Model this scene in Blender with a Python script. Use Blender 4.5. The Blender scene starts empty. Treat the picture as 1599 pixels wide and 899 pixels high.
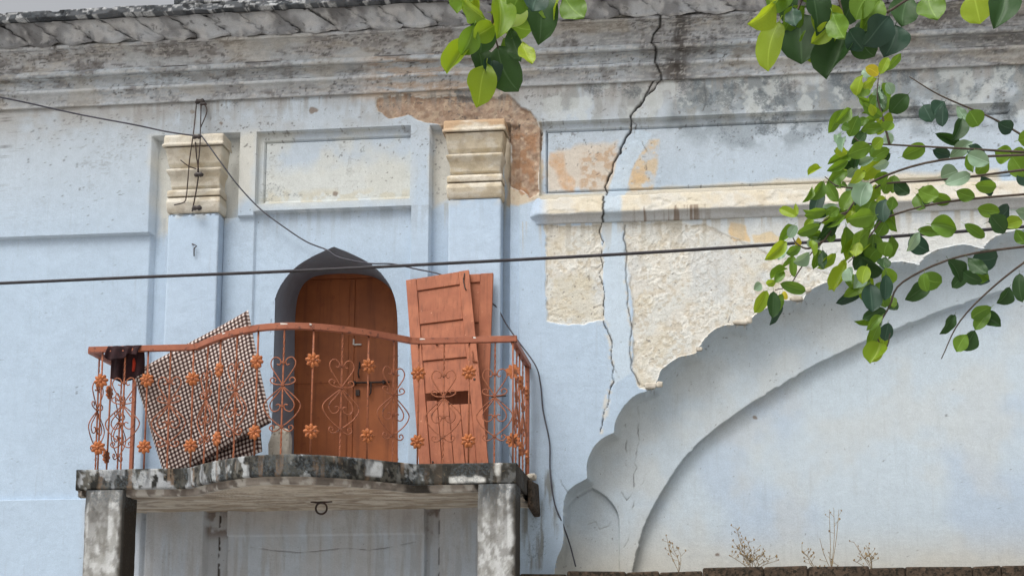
import bpy, math, random
import numpy as np
from mathutils import Vector, Matrix

# ------------------------------------------------------------------ camera, sky, sun, exposure
S = bpy.context.scene
F, XP, YP, DIST, EYE = 2100.0, 900.0, 809.9, 12.5, 1.6
YAW, PITCH, ROLL = math.radians(5.7075), math.radians(6.9066), math.radians(-0.0497)
cy, sy, cp, sp = math.cos(YAW), math.sin(YAW), math.cos(PITCH), math.sin(PITCH)
FW = Vector((-sy*cp, cy*cp, sp)); RT0 = Vector((cy, sy, 0)); UP0 = RT0.cross(FW)
RT = RT0*math.cos(ROLL) + UP0*math.sin(ROLL); UP = UP0*math.cos(ROLL) - RT0*math.sin(ROLL)
CAM = Vector((0, -DIST, EYE))
cd = bpy.data.cameras.new('camera'); cam = bpy.data.objects.new('camera', cd); S.collection.objects.link(cam)
m3 = Matrix((RT, UP, -FW)).transposed(); cam.matrix_world = Matrix.Translation(CAM) @ m3.to_4x4()
cd.sensor_fit = 'HORIZONTAL'; cd.sensor_width = 36; cd.lens = 36*F/1599
cd.shift_x = (799.5-XP)/1599; cd.shift_y = (YP-449.5)/1599; cd.clip_start = .05; cd.clip_end = 3000
S.camera = cam

SUN_DIR = Vector((-.40, -.62, 1.26)).normalized()       # towards the veiled sun
W = bpy.data.worlds.new('World'); S.world = W; W.use_nodes = True
nt = W.node_tree; nt.nodes.clear()
o_ = nt.nodes.new('ShaderNodeOutputWorld'); bg = nt.nodes.new('ShaderNodeBackground'); sk = nt.nodes.new('ShaderNodeTexSky')
sk.sky_type = 'NISHITA'; sk.sun_disc = False; sk.sun_elevation = math.asin(SUN_DIR.z)
sk.sun_rotation = math.atan2(SUN_DIR.x, SUN_DIR.y); sk.dust_density = 6; sk.air_density = 1.0; sk.ozone_density = 1.0
hs = nt.nodes.new('ShaderNodeHueSaturation'); hs.inputs['Saturation'].default_value = .16
nt.links.new(sk.outputs[0], hs.inputs['Color']); nt.links.new(hs.outputs[0], bg.inputs['Color'])
bg.inputs['Strength'].default_value = .15; nt.links.new(bg.outputs[0], o_.inputs['Surface'])
sl = bpy.data.lights.new('sun', 'SUN'); sl.energy = 1.5; sl.angle = math.radians(27); sl.color = (1, .96, .9)
sun = bpy.data.objects.new('sun', sl); S.collection.objects.link(sun)
sun.rotation_euler = SUN_DIR.to_track_quat('Z', 'Y').to_euler(); sun.location = (-6, -12, 18)
S.view_settings.view_transform = 'Standard'; S.view_settings.look = 'None'; S.view_settings.gamma = 1
S.view_settings.use_curve_mapping = False; S.view_settings.exposure = 0.20
S.render.engine = 'CYCLES'; S.cycles.max_bounces = 6

# ------------------------------------------------------------------ helpers
random.seed(7); RNG = np.random.RandomState(11)
def at(px, py, Y=0.0):
    """world point on the vertical plane at depth Y that the photograph shows at (px, py)"""
    d = FW + RT*((px-XP)/F) - UP*((py-YP)/F)
    return CAM + d*((Y+DIST)/d.y)
def X_(px, py, Y=0.0): return at(px, py, Y).x
def Z_(px, py, Y=0.0): return at(px, py, Y).z
def lin(*c):
    return tuple((v/255/12.92 if v/255 <= .04045 else ((v/255+.055)/1.055)**2.4) for v in c)
_T = [RNG.rand(256, 256) for _ in range(8)]
def vn(x, y, s=0):
    T = _T[s % 8]; x = x + 17.3*s; y = y + 9.1*s
    xi = np.floor(x).astype(np.int64); yi = np.floor(y).astype(np.int64); fx = x-xi; fy = y-yi
    fx = fx*fx*(3-2*fx); fy = fy*fy*(3-2*fy)
    a = T[xi & 255, yi & 255]; b = T[(xi+1) & 255, yi & 255]; c = T[xi & 255, (yi+1) & 255]; d = T[(xi+1) & 255, (yi+1) & 255]
    return (a*(1-fx)+b*fx)*(1-fy)+(c*(1-fx)+d*fx)*fy
def fbm(x, y, f=1.0, o=4, s=0):
    t = np.zeros_like(x, dtype=float); a = .5; n = 0
    for k in range(o):
        t += a*vn(x*f, y*f, s+k); n += a; a *= .5; f *= 2.03
    return t/n
def sstep(a, b, x):
    t = np.clip((x-a)/(b-a), 0, 1); return t*t*(3-2*t)
def seg_dist(x, y, pts, closed=False):
    d = np.full(x.shape, 1e9); n = len(pts)
    for i in range(n if closed else n-1):
        ax, ay = pts[i]; bx, by = pts[(i+1) % n]; vx, vy = bx-ax, by-ay; L = vx*vx+vy*vy+1e-12
        t = np.clip(((x-ax)*vx+(y-ay)*vy)/L, 0, 1)
        d = np.minimum(d, (x-ax-t*vx)**2+(y-ay-t*vy)**2)
    return np.sqrt(d)
def poly_sdf(x, y, pts, pad=.6):
    """signed distance, negative inside; far away just a big number"""
    P = np.array(pts); out = np.full(x.shape, 1e3)
    m = (x > P[:, 0].min()-pad) & (x < P[:, 0].max()+pad) & (y > P[:, 1].min()-pad) & (y < P[:, 1].max()+pad)
    if not m.any(): return out
    xs, ys = x[m], y[m]; d = seg_dist(xs, ys, pts, True); ins = np.zeros(xs.shape, bool); n = len(pts)
    for i in range(n):
        ax, ay = pts[i]; bx, by = pts[(i+1) % n]
        if ay == by: continue
        c = ((ay > ys) != (by > ys)) & (xs < (bx-ax)*(ys-ay)/(by-ay)+ax); ins ^= c
    out[m] = np.where(ins, -d, d); return out
def line_dist(x, y, pts, pad=.3):
    P = np.array(pts); out = np.full(x.shape, 1e3)
    m = (x > P[:, 0].min()-pad) & (x < P[:, 0].max()+pad) & (y > P[:, 1].min()-pad) & (y < P[:, 1].max()+pad)
    if m.any(): out[m] = seg_dist(x[m], y[m], pts)
    return out
def WP(pts, Y=0.0): return [(at(a, b, Y).x, at(a, b, Y).z) for a, b in pts]
def crom(pts, n=6):
    """Catmull-Rom through points (tuples of any length)"""
    P = [np.array(p, float) for p in pts]; P = [2*P[0]-P[1]]+P+[2*P[-1]-P[-2]]; out = []
    for i in range(1, len(P)-2):
        for k in range(n):
            t = k/n; a, b, c, d = P[i-1], P[i], P[i+1], P[i+2]
            out.append(.5*((2*b)+(-a+c)*t+(2*a-5*b+4*c-d)*t*t+(-a+3*b-3*c+d)*t**3))
    out.append(P[-2]); return out

def link(o): S.collection.objects.link(o); return o
def setparent(o, parent):
    if parent is not None:
        o.parent = parent; o.matrix_parent_inverse = Matrix.Translation(parent.location).inverted()
def thing(name, loc, label, cat, group=None):
    o = link(bpy.data.objects.new(name, None)); o.location = loc; o.empty_display_size = .1
    tag(o, label, cat, group); return o
def tag(o, label=None, cat=None, group=None, kind=None):
    if label: o['label'] = label
    if cat: o['category'] = cat
    if group: o['group'] = group
    if kind: o['kind'] = kind
    return o
def mesh(name, V, Fc, mat, parent=None, col=None, msk=None, smooth=False, uv=None):
    me = bpy.data.meshes.new(name); V = np.asarray(V, np.float32).reshape(-1, 3)
    if isinstance(Fc, np.ndarray):
        k = Fc.shape[1]; nf = len(Fc)
        me.vertices.add(len(V)); me.vertices.foreach_set('co', V.ravel())
        me.loops.add(nf*k); me.loops.foreach_set('vertex_index', Fc.astype(np.int32).ravel())
        me.polygons.add(nf); me.polygons.foreach_set('loop_start', np.arange(0, nf*k, k, dtype=np.int32))
        me.polygons.foreach_set('loop_total', np.full(nf, k, np.int32))
        me.update(calc_edges=True); me.validate()
    else:
        me.from_pydata([tuple(map(float, v)) for v in V], [], [tuple(int(i) for i in f) for f in Fc]); me.update()
    for nm, arr in (('Col', col), ('Msk', msk)):
        if arr is not None:
            a = me.color_attributes.new(nm, 'FLOAT_COLOR', 'POINT')
            q = np.ones((len(V), 4), np.float32); q[:, :3] = arr; a.data.foreach_set('color', q.ravel())
    if smooth: me.polygons.foreach_set('use_smooth', np.ones(len(me.polygons), bool))
    if uv is not None:
        u = me.uv_layers.new(name='UV'); li = np.zeros(len(me.loops), np.int32); me.loops.foreach_get('vertex_index', li)
        u.data.foreach_set('uv', np.asarray(uv, np.float32)[li].ravel())
    me.materials.append(mat); o = link(bpy.data.objects.new(name, me)); setparent(o, parent); return o
def grid_faces(nu, nv, closed_u=False):
    """grid index = u*nv+v"""
    u = np.arange(nu if closed_u else nu-1); v = np.arange(nv-1); uu, vv = np.meshgrid(u, v, indexing='ij'); u2 = (uu+1) % nu
    return np.stack([uu*nv+vv, u2*nv+vv, u2*nv+vv+1, uu*nv+vv+1], -1).reshape(-1, 4)
def tube(path, r, n=6, cap=True):
    P = [Vector(p) for p in path]; V = []; Fs = []; m = len(P)
    rr = r if hasattr(r, '__len__') else [r]*m
    t0 = (P[1]-P[0]).normalized(); a = t0.orthogonal().normalized()
    for i in range(m):
        t = (P[min(i+1, m-1)]-P[max(i-1, 0)]).normalized(); a = (a-t*a.dot(t))
        a = a.normalized() if a.length > 1e-6 else t.orthogonal().normalized(); b = t.cross(a)
        for k in range(n):
            q = 2*math.pi*k/n; V.append(P[i]+(a*math.cos(q)+b*math.sin(q))*rr[i])
    for i in range(m-1):
        for k in range(n): Fs.append((i*n+k, i*n+(k+1) % n, (i+1)*n+(k+1) % n, (i+1)*n+k))
    if cap: Fs.append(tuple(range(n-1, -1, -1))); Fs.append(tuple((m-1)*n+k for k in range(n)))
    return V, Fs
def merge(parts):
    V = []; Fs = []
    for v, f in parts:
        o = len(V); V += list(v); Fs += [tuple(i+o for i in q) for q in f]
    return V, Fs
def hexa(c):
    """8 corners: bottom 4 ccw, top 4"""
    return list(c), [(3, 2, 1, 0), (4, 5, 6, 7), (0, 1, 5, 4), (1, 2, 6, 5), (2, 3, 7, 6), (3, 0, 4, 7)]
def box(x0, x1, y0, y1, z0, z1):
    return hexa([Vector(p) for p in ((x0, y0, z0), (x1, y0, z0), (x1, y1, z0), (x0, y1, z0), (x0, y0, z1), (x1, y0, z1), (x1, y1, z1), (x0, y1, z1))])
def bevel(o, w, seg=2):
    b = o.modifiers.new('bevel', 'BEVEL'); b.width = w; b.segments = seg; b.limit_method = 'ANGLE'; return o
def copy_obj(o, parent):
    c = o.copy(); link(c); c.parent = parent; return c

# ------------------------------------------------------------------ materials
class NB:
    def __init__(s, name):
        s.m = bpy.data.materials.new(name); s.m.use_nodes = True; s.t = s.m.node_tree; s.t.nodes.clear()
        s.out = s.n('ShaderNodeOutputMaterial'); s.b = s.n('ShaderNodeBsdfPrincipled'); s.l(s.b.outputs[0], s.out.inputs['Surface'])
        s.co = s.n('ShaderNodeTexCoord').outputs['Object']
    def n(s, t, **k):
        x = s.t.nodes.new(t)
        for a, v in k.items(): setattr(x, a, v)
        return x
    def l(s, a, b): s.t.links.new(a, b)
    def noise(s, sc, det=4, rough=.55, vec=None, dist=0):
        x = s.n('ShaderNodeTexNoise'); x.inputs['Scale'].default_value = sc; x.inputs['Detail'].default_value = det
        x.inputs['Roughness'].default_value = rough; x.inputs['Distortion'].default_value = dist
        s.l(vec or s.co, x.inputs['Vector']); return x.outputs['Fac']
    def ramp(s, f, a, b, v0=0., v1=1.):
        x = s.n('ShaderNodeMapRange', interpolation_type='SMOOTHSTEP'); s.l(f, x.inputs['Value'])
        for nm, v in (('From Min', a), ('From Max', b), ('To Min', v0), ('To Max', v1)):
            if hasattr(v, 'links'): s.l(v, x.inputs[nm])
            else: x.inputs[nm].default_value = v
        return x.outputs[0]
    def math(s, op, a, b=0.):
        x = s.n('ShaderNodeMath', operation=op)
        for i, v in enumerate((a, b)):
            if hasattr(v, 'links'): s.l(v, x.inputs[i])
            else: x.inputs[i].default_value = v
        return x.outputs[0]
    def mix(s, f, a, b, mode='MIX'):
        x = s.n('ShaderNodeMix', data_type='RGBA', blend_type=mode)
        for i, v in ((0, f), (6, a), (7, b)):
            if hasattr(v, 'links'): s.l(v, x.inputs[i])
            elif i == 0: x.inputs[0].default_value = v
            else: x.inputs[i].default_value = (*v, 1)
        return x.outputs[2]
    def scaled(s, v):
        x = s.n('ShaderNodeMapping'); x.inputs['Scale'].default_value = v; s.l(s.co, x.inputs['Vector']); return x.outputs[0]
    def bump(s, h, strength=.5, dist=.01, normal=None):
        x = s.n('ShaderNodeBump'); x.inputs['Strength'].default_value = strength; x.inputs['Distance'].default_value = dist
        s.l(h, x.inputs['Height'])
        if normal is not None: s.l(normal, x.inputs['Normal'])
        s.l(x.outputs[0], s.b.inputs['Normal']); return x.outputs[0]
    def color(s, c): 
        if hasattr(c, 'links'): s.l(c, s.b.inputs['Base Color'])
        else: s.b.inputs['Base Color'].default_value = (*c, 1)
    def rough(s, r): s.b.inputs['Roughness'].default_value = r; s.b.inputs['Specular IOR Level'].default_value = .25

def mat_plaster():
    b = NB('weathered_plaster'); at1 = b.n('ShaderNodeAttribute', attribute_name='Col').outputs['Color']
    sep = b.n('ShaderNodeSeparateColor'); b.l(b.n('ShaderNodeAttribute', attribute_name='Msk').outputs['Color'], sep.inputs[0])
    lich, flk, pit = sep.outputs
    v = b.ramp(b.noise(9, 6, .65), .25, .75, .94, 1.04); v2 = b.ramp(b.noise(120, 5, .7), .25, .75, .85, 1.11)
    g = b.math('MULTIPLY', v, v2); cc = b.n('ShaderNodeCombineColor')
    for i in range(3): b.l(g, cc.inputs[i])
    c = b.mix(1., at1, cc.outputs[0], 'MULTIPLY')
    # fine vertical rain streaks
    st = b.noise(1, 5, .6, b.scaled((26, 26, 1.6))); c = b.mix(b.ramp(st, .54, .80, 0, .16), c, lin(128, 126, 122))
    # rough flaky plaster: bare crumbs show tan
    fn = b.noise(38, 6, .7, dist=.6); c = b.mix(b.math('MULTIPLY', flk, b.ramp(fn, .56, .66, 0, .42)), c, lin(150, 132, 106))
    # black lichen speckle
    ln = b.noise(42, 8, .78); lo = b.math('SUBTRACT', .82, b.math('MULTIPLY', lich, .50)); hi = b.math('ADD', lo, .22)
    c = b.mix(b.math('MULTIPLY', b.ramp(ln, lo, hi), b.ramp(lich, 0, .4, 0, .66)), c, lin(84, 92, 98))
    # pits
    pn = b.noise(34, 5, .62); po = b.math('SUBTRACT', .80, b.math('MULTIPLY', pit, .15))
    c = b.mix(b.math('MULTIPLY', b.ramp(pn, po, b.math('ADD', po, .03)), .8), c, lin(74, 72, 70))
    b.color(c); b.rough(.9)
    h = b.math('ADD', b.math('MULTIPLY', b.noise(24, 6, .6), .5), b.math('MULTIPLY', b.math('MULTIPLY', fn, flk), 1.3))
    h = b.math('SUBTRACT', h, b.math('MULTIPLY', b.ramp(pn, po, b.math('ADD', po, .05)), .6))
    b.bump(h, .8, .010); return b.m
def mat_simple(name, c1, c2, scale=8, rough=.6, c3=None, t3=(.62, .7), sc3=20, bump=.4, bd=.004, metal=0., streak=None, spec=None):
    b = NB(name); f = b.ramp(b.noise(scale, 6, .6), .3, .7); c = b.mix(f, c1, c2)
    if streak: 
        c = b.mix(b.ramp(b.noise(1, 5, .65, b.scaled(streak[0])), .45, .75, 0, streak[2]), c, streak[1])
    n3 = b.noise(sc3, 6, .65)
    if c3: c = b.mix(b.ramp(n3, *t3), c, c3)
    b.color(c); b.rough(rough); b.b.inputs['Metallic'].default_value = metal
    if spec is not None: b.b.inputs['Specular IOR Level'].default_value = spec
    if bump: b.bump(n3, bump, bd)
    return b.m
def mat_leaf(name, c1, c2, trans=.35, rough=.38):
    b = NB(name); oi = b.n('ShaderNodeObjectInfo').outputs['Random']
    uvn = b.n('ShaderNodeUVMap'); sx = b.n('ShaderNodeSeparateXYZ'); b.l(uvn.outputs[0], sx.inputs[0])
    c = b.mix(oi, c1, c2); c = b.mix(b.ramp(b.noise(22, 3), .35, .7, 0, .35), c, tuple(v*.72 for v in c1))
    rib = b.math('ABSOLUTE', sx.outputs[0]); c = b.mix(b.ramp(rib, .02, .07, .55, 0), c, tuple(min(1, v*1.5+.05) for v in c1))
    ws = b.n('ShaderNodeTexWave', wave_type='BANDS', bands_direction='Y'); ws.inputs['Scale'].default_value = 3.2
    mp = b.n('ShaderNodeCombineXYZ'); b.l(sx.outputs[0], mp.inputs[0]); b.l(b.math('SUBTRACT', sx.outputs[1], b.math('MULTIPLY', rib, .55)), mp.inputs[1])
    b.l(mp.outputs[0], ws.inputs['Vector']); c = b.mix(b.ramp(ws.outputs['Fac'], .86, 1, 0, .22), c, tuple(min(1, v*1.5+.03) for v in c1))
    b.color(c); b.rough(rough); b.b.inputs['Specular IOR Level'].default_value = .35
    b.bump(ws.outputs['Fac'], .12, .004)
    t = b.n('ShaderNodeBsdfTranslucent'); tc = b.mix(.5, c, tuple(min(1, v*1.6) for v in (c1[0]*1.25, c1[1]*1.1, c1[2]*.4))); b.l(tc, t.inputs['Color'])
    ms = b.n('ShaderNodeMixShader'); ms.inputs[0].default_value = trans; b.l(b.b.outputs[0], ms.inputs[1]); b.l(t.outputs[0], ms.inputs[2])
    b.l(ms.outputs[0], b.out.inputs['Surface']); return b.m
def mat_check():
    b = NB('checked_cloth'); uvn = b.n('ShaderNodeUVMap'); sx = b.n('ShaderNodeSeparateXYZ'); b.l(uvn.outputs[0], sx.inputs[0])
    w = b.math('MULTIPLY', b.math('SUBTRACT', b.noise(6, 3), .5), .012)
    def stripe(o):
        fr = b.math('FRACT', b.math('MULTIPLY', b.math('ADD', o, w), 1/.038)); return b.math('MULTIPLY', b.ramp(fr, .42, .50), b.ramp(fr, .92, 1., 1, 0))
    s1, s2 = stripe(sx.outputs[0]), stripe(sx.outputs[1])
    c = b.mix(s1, lin(206, 196, 190), lin(104, 82, 76)); c = b.mix(s2, c, b.mix(s1, lin(104, 82, 76), lin(34, 25, 26)))
    c = b.mix(b.ramp(b.noise(5, 5), .4, .75, 0, .25), c, lin(96, 80, 72)); b.color(c); b.rough(.95)
    b.bump(b.noise(320, 2), .3, .002); return b.m

M_PL = mat_plaster()
M_IRON = mat_simple('painted_iron', lin(164, 102, 72), lin(140, 84, 60), 14, .5, lin(92, 60, 48), (.55, .64), 34, .6, .004)
M_RAIL = mat_simple('rail_paint', lin(160, 100, 76), lin(144, 86, 66), 6, .5, lin(104, 66, 54), (.56, .64), 22, .6, .004)
M_FLOW = mat_simple('flower_paint', lin(184, 112, 66), lin(156, 92, 58), 20, .55, lin(104, 64, 46), (.54, .62), 44, .5, .003)
M_DOOR = mat_simple('metal_door_paint', lin(172, 102, 62), lin(148, 86, 54), 2.5, .5, lin(146, 84, 54), (.58, .7), 9, .25, .002, streak=((16, 16, 1.0), lin(104, 62, 44), .6))
M_WOOD = mat_simple('painted_wood', lin(172, 108, 80), lin(152, 92, 68), 5, .65, lin(200, 146, 118), (.66, .71), 26, .6, .004, streak=((34, 34, 1.6), lin(120, 74, 56), .75))
M_DARKMETAL = mat_simple('old_dark_metal', lin(52, 46, 46), lin(74, 60, 54), 20, .6, lin(96, 66, 50), (.6, .7), 50, .5, .002)
M_CABLE = mat_simple('black_cable', lin(44, 42, 46), lin(60, 58, 62), 12, .55, bump=0)
M_WIRE = mat_simple('dusty_wire', lin(66, 66, 74), lin(88, 88, 96), 12, .6, bump=0)
M_CERAMIC = mat_simple('grimy_insulator', lin(80, 74, 72), lin(60, 56, 56), 30, .5, lin(130, 124, 118), (.6, .7), 60)
M_STONE = mat_simple('pale_stone', lin(206, 200, 188), lin(176, 168, 154), 12, .9, lin(140, 130, 116), (.56, .66), 22, .8, .01)
M_MOSSST = mat_simple('dark_mossy_stone', lin(88, 74, 62), lin(60, 52, 44), 16, .95, lin(40, 37, 30), (.48, .60), 30, 1., .02)
M_BARK = mat_simple('bark', lin(104, 92, 82), lin(74, 64, 58), 18, .9, lin(52, 46, 42), (.55, .68), 40, .9, .01)
M_TWIG = mat_simple('twig_bark', lin(92, 82, 74), lin(68, 60, 54), 18, .85, bump=.3)
M_WEED = mat_simple('dry_weed', lin(150, 132, 100), lin(108, 92, 70), 30, .9, bump=0)
M_WHITE = mat_simple('white_paint_chip', lin(225, 222, 216), lin(205, 200, 194), 30, .7, bump=0)
M_DARKCLOTH = mat_simple('dark_cloth', lin(40, 28, 32), lin(58, 36, 38), 9, .95, bump=.3)
M_REDCLOTH = mat_simple('red_cloth', lin(190, 64, 40), lin(160, 50, 36), 9, .95, bump=.3)
M_CHECK = mat_check()
M_GROUND = mat_simple('dusty_ground', lin(178, 174, 168), lin(164, 160, 154), 1.3, .95, lin(142, 138, 132), (.55, .7), 6, .6, .02)
M_DARKROOM = mat_simple('dark_core', lin(60, 54, 48), lin(46, 42, 38), 5, .95)
LEAF = {'L': mat_leaf('lit_leaf', lin(150, 172, 48), lin(106, 146, 40), .42),  # lit, middle and shaded copies of one leaf: light put into the colour
        'M': mat_leaf('mid_leaf', lin(112, 146, 48), lin(70, 108, 40), .38),
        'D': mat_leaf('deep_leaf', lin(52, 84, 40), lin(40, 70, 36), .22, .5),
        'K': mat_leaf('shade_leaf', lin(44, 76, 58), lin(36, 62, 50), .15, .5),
        'P': mat_leaf('gloss_leaf', lin(146, 172, 148), lin(124, 154, 128), .2, .3),  # sky gloss painted into the leaf colour
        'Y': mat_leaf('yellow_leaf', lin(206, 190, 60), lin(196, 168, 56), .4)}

# ------------------------------------------------------------------ ground
g = []
n = 24
gx = np.linspace(-400, 400, n); gy = np.linspace(-400, 400, n); GX, GY = np.meshgrid(gx, gy, indexing='ij')
o = mesh('ground', np.stack([GX, GY, GX*0], -1), grid_faces(n, n), M_GROUND); tag(o, 'dusty street ground in front of the building', None, None, 'structure')

# ------------------------------------------------------------------ building: face of the wall as a relief
B = thing('building', (X_(700, 800), 0, 0), 'weathered pale blue plastered building with cusped arch, pilasters and heavy cornice', 'building')
XL, XR, ZTOP = -9.5, 6.0, Z_(600, 144)+.06
xs = np.concatenate([np.arange(XL, -6.9, .10), np.arange(-6.9, -5.45, .02), np.arange(-5.45, 1.65, .008), np.arange(1.65, 3.3, .018), np.arange(3.3, XR+.01, .10)])
ZB = Z_(600, 905)
zs = np.concatenate([np.arange(0, ZB, .10), np.arange(ZB, ZTOP, .008), [ZTOP]])
NX, NZ = len(xs), len(zs); GXx, GZz = np.meshgrid(xs, zs, indexing='ij'); x, z = GXx.copy(), GZz.copy()

# curves of the facade
door_arch = crom([(420, 760), (420, 640), (420, 560), (420, 500), (425, 468), (437, 440), (458, 415), (486, 397), (519, 382)], 6)
door_arch_r = crom([(519, 382), (548, 394), (576, 409), (598, 430), (612, 456), (618, 490), (619, 560), (619, 640), (619, 760)], 6)
DOOR = WP([tuple(p) for p in door_arch] + [tuple(p) for p in door_arch_r[1:]])
lobes = [[(866, 905), (867, 885), (870, 870), (877, 855), (880, 838), (879, 812), (882, 776), (895, 759), (917, 746)],
         [(917, 746), (916, 726), (921, 709), (931, 692), (945, 681), (959, 675)],
         [(959, 675), (960, 662), (965, 648), (976, 632), (992, 617), (1022, 606)],
         [(1022, 606), (1026, 592), (1037, 573), (1056, 559), (1087, 551)],
         [(1087, 551), (1095, 536), (1111, 519), (1136, 507), (1165, 509)],
         [(1165, 509), (1175, 496), (1195, 482), (1228, 469), (1252, 473)],
         [(1252, 473), (1263, 456), (1283, 444), (1312, 437), (1342, 441)],
         [(1342, 441), (1354, 425), (1375, 414), (1405, 408), (1436, 413)],
         [(1436, 413), (1449, 397), (1473, 387), (1505, 382), (1536, 388)],
         [(1536, 388), (1550, 372), (1576, 362), (1610, 357), (1644, 362)],
         [(1644, 362), (1660, 346), (1690, 338), (1730, 336), (1760, 340)]]
cusp = []
for L in lobes: cusp += [tuple(p) for p in crom(L, 5)[:-1]]
cusp += [(1760, 340), (1900, 330), (1990, 330)]
CUSP = WP(cusp + [(1990, 1400), (866, 1400)])
DEEP = .27
inner = [tuple(p) for p in crom([(984, 905), (1004, 826), (1036, 764), (1076, 706), (1132, 658), (1210, 606), (1296, 558), (1380, 520), (1480, 482), (1600, 444), (1740, 410), (1990, 390)], 5)]
INNER = WP(inner + [(1990, 1400), (980, 1400)], DEEP)
lobe_n = [tuple(p) for p in crom([(880, 905), (879, 850), (882, 805), (892, 784), (907, 770), (924, 760)], 5)] + [tuple(p) for p in crom([(924, 760), (943, 771), (957, 786), (965, 804), (967, 830), (967, 905)], 5)][1:]
LOBE = WP(lobe_n + [(967, 1400), (880, 1400)], .2)
crack_main = [(1038, 8), (1034, 20), (1030, 45), (1020, 55), (1017, 68), (1024, 76), (1022, 94), (1031, 108), (1032, 122), (1024, 138), (1008, 152), (1001, 162), (985, 180), (988, 190), (979, 210), (970, 228), (962, 245), (953, 268), (944, 288), (950, 297), (944, 322), (941, 336), (939, 350), (936, 362), (941, 378), (938, 395), (941, 412), (935, 428), (941, 446), (943, 470), (942, 498), (947, 515), (953, 530), (954, 556), (958, 575), (956, 598), (950, 620), (943, 650), (938, 675)]
crack2 = [(1020, 100), (1021, 122), (1014, 140), (1004, 155)]
crack3 = [(976, 350), (973, 372), (978, 395), (976, 420), (980, 450), (980, 480), (986, 510), (984, 545), (986, 575), (998, 600)]
hair = [[(1030, 45), (1046, 52), (1060, 50)], [(985, 182), (994, 192), (990, 200)], [(953, 268), (944, 262), (930, 270)], [(944, 322), (930, 330), (920, 328)], [(941, 412), (930, 420), (924, 418)], [(953, 530), (962, 540), (961, 556)], [(958, 575), (966, 590)], [(1100, 130), (1104, 150), (1100, 172)], [(905, 78), (900, 90), (904, 100)], [(1000, 215), (1012, 240), (1008, 262)],
        [(560, 147), (600, 143), (640, 147), (700, 152)], [(975, 655), (976, 690), (974, 720)], [(996, 628), (995, 690), (988, 730), (986, 760), (975, 775), (968, 762)],
        [(1005, 740), (994, 760), (990, 775), (980, 800), (978, 830), (972, 850)], [(905, 815), (925, 808), (932, 820), (946, 815), (950, 805)],
        [(355, 860), (385, 852), (420, 858), (465, 862), (495, 860), (540, 855), (575, 858), (600, 855), (650, 845)], [(874, 748), (880, 758), (884, 768)],
        [(300, 380), (306, 384), (303, 398)], [(1082, 310), (1092, 308), (1112, 311), (1136, 309)], [(790, 690), (800, 720)],
        [(1155, 470), (1140, 490), (1135, 503)], [(1232, 463), (1250, 459), (1268, 447)], [(1000, 604), (1014, 598), (1018, 606)]]

# ---- relief height (towards the viewer, metres)
p = np.zeros_like(x); pxm = lambda a, b: X_(a, b)
def rect(x0, x1, z0, z1): return (x >= x0) & (x < x1) & (z >= z0) & (z < z1)
wob = (fbm(x, z, 1.3, 3, 1)-.5)*.012; x_w = x + (fbm(x, z, 3, 3, 5)-.5)*.006
FLOOR = Z_(727, 748, -.5)
zc1 = Z_(247, 213); zc2 = Z_(680, 196)
p[rect(X_(237, 300), X_(372, 280), 0, zc1)] = -.11                        # sunk channel behind left pilaster
p[rect(XL, X_(236, 300), 0, Z_(225, 363))] = -.05
p[rect(X_(345, 400), X_(394, 400), 0, Z_(360, 338))] = -.035
p[rect(X_(671, 300), X_(796, 300), 0, zc2)] = -.10                        # channel behind right pilaster
p[rect(X_(796, 300), X_(811, 300), 0, zc2-.02)] = -.03
pa = rect(X_(400, 260), X_(640, 260), Z_(400, 319), Z_(400, 207)); p[pa] = -.055
pin = rect(X_(411, 260), X_(640, 260)-.01, Z_(411, 313), Z_(411, 219)); p[pin] = -.062
gl = pa & (np.abs(x-X_(411, 260)) < .009) & (z < Z_(411, 218)) & (z > Z_(411, 314)); p[gl] = -.11
gl2 = pa & (np.abs(z-Z_(411, 219)) < .008) & (x > X_(411, 260)); p[gl2] = -.11
lr = rect(X_(395, 400), X_(640, 400), 0, Z_(395, 331)); p[lr] = -.06
pr = rect(X_(843, 240), X_(1580, 240), Z_(843, 306), Z_(843, 191)); p[pr] = -.05
pin2 = rect(X_(853, 240), X_(1566, 240), Z_(853, 298), Z_(853, 203)); p[pin2] = -.056
for c in (np.abs(x-X_(853, 240)), np.abs(z-Z_(853, 203)), np.abs(z-Z_(853, 298))):
    gm = pr & (c < .009) & (x >= X_(853, 240)-.008) & (z < Z_(853, 203)+.008) & (z > Z_(853, 298)-.008); p[gm] = -.12
# storey below the balcony
low = z < FLOOR-.06; p[low] = 0
p[low & (x > X_(232, 850)) & (x < X_(321, 850))] = .07
p[low & (x > X_(222, 850)) & (x < X_(232, 850))] = -.03
p[low & (x > X_(321, 850)) & (x < X_(355, 850))] = -.05
p[low & (x > X_(355, 850)) & (x < X_(663, 850)) & (z > Z_(500, 835))] = .035
p[low & (x > X_(663, 850)) & (x < X_(686, 850))] = -.05
p[low & (x > X_(686, 850)) & (x < X_(850, 850))] = .02
p[low & (x > X_(800, 850))] = 0
# gentle unevenness of hand-laid plaster
p += wob + (fbm(x, z, 9, 3, 2)-.5)*.004
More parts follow.
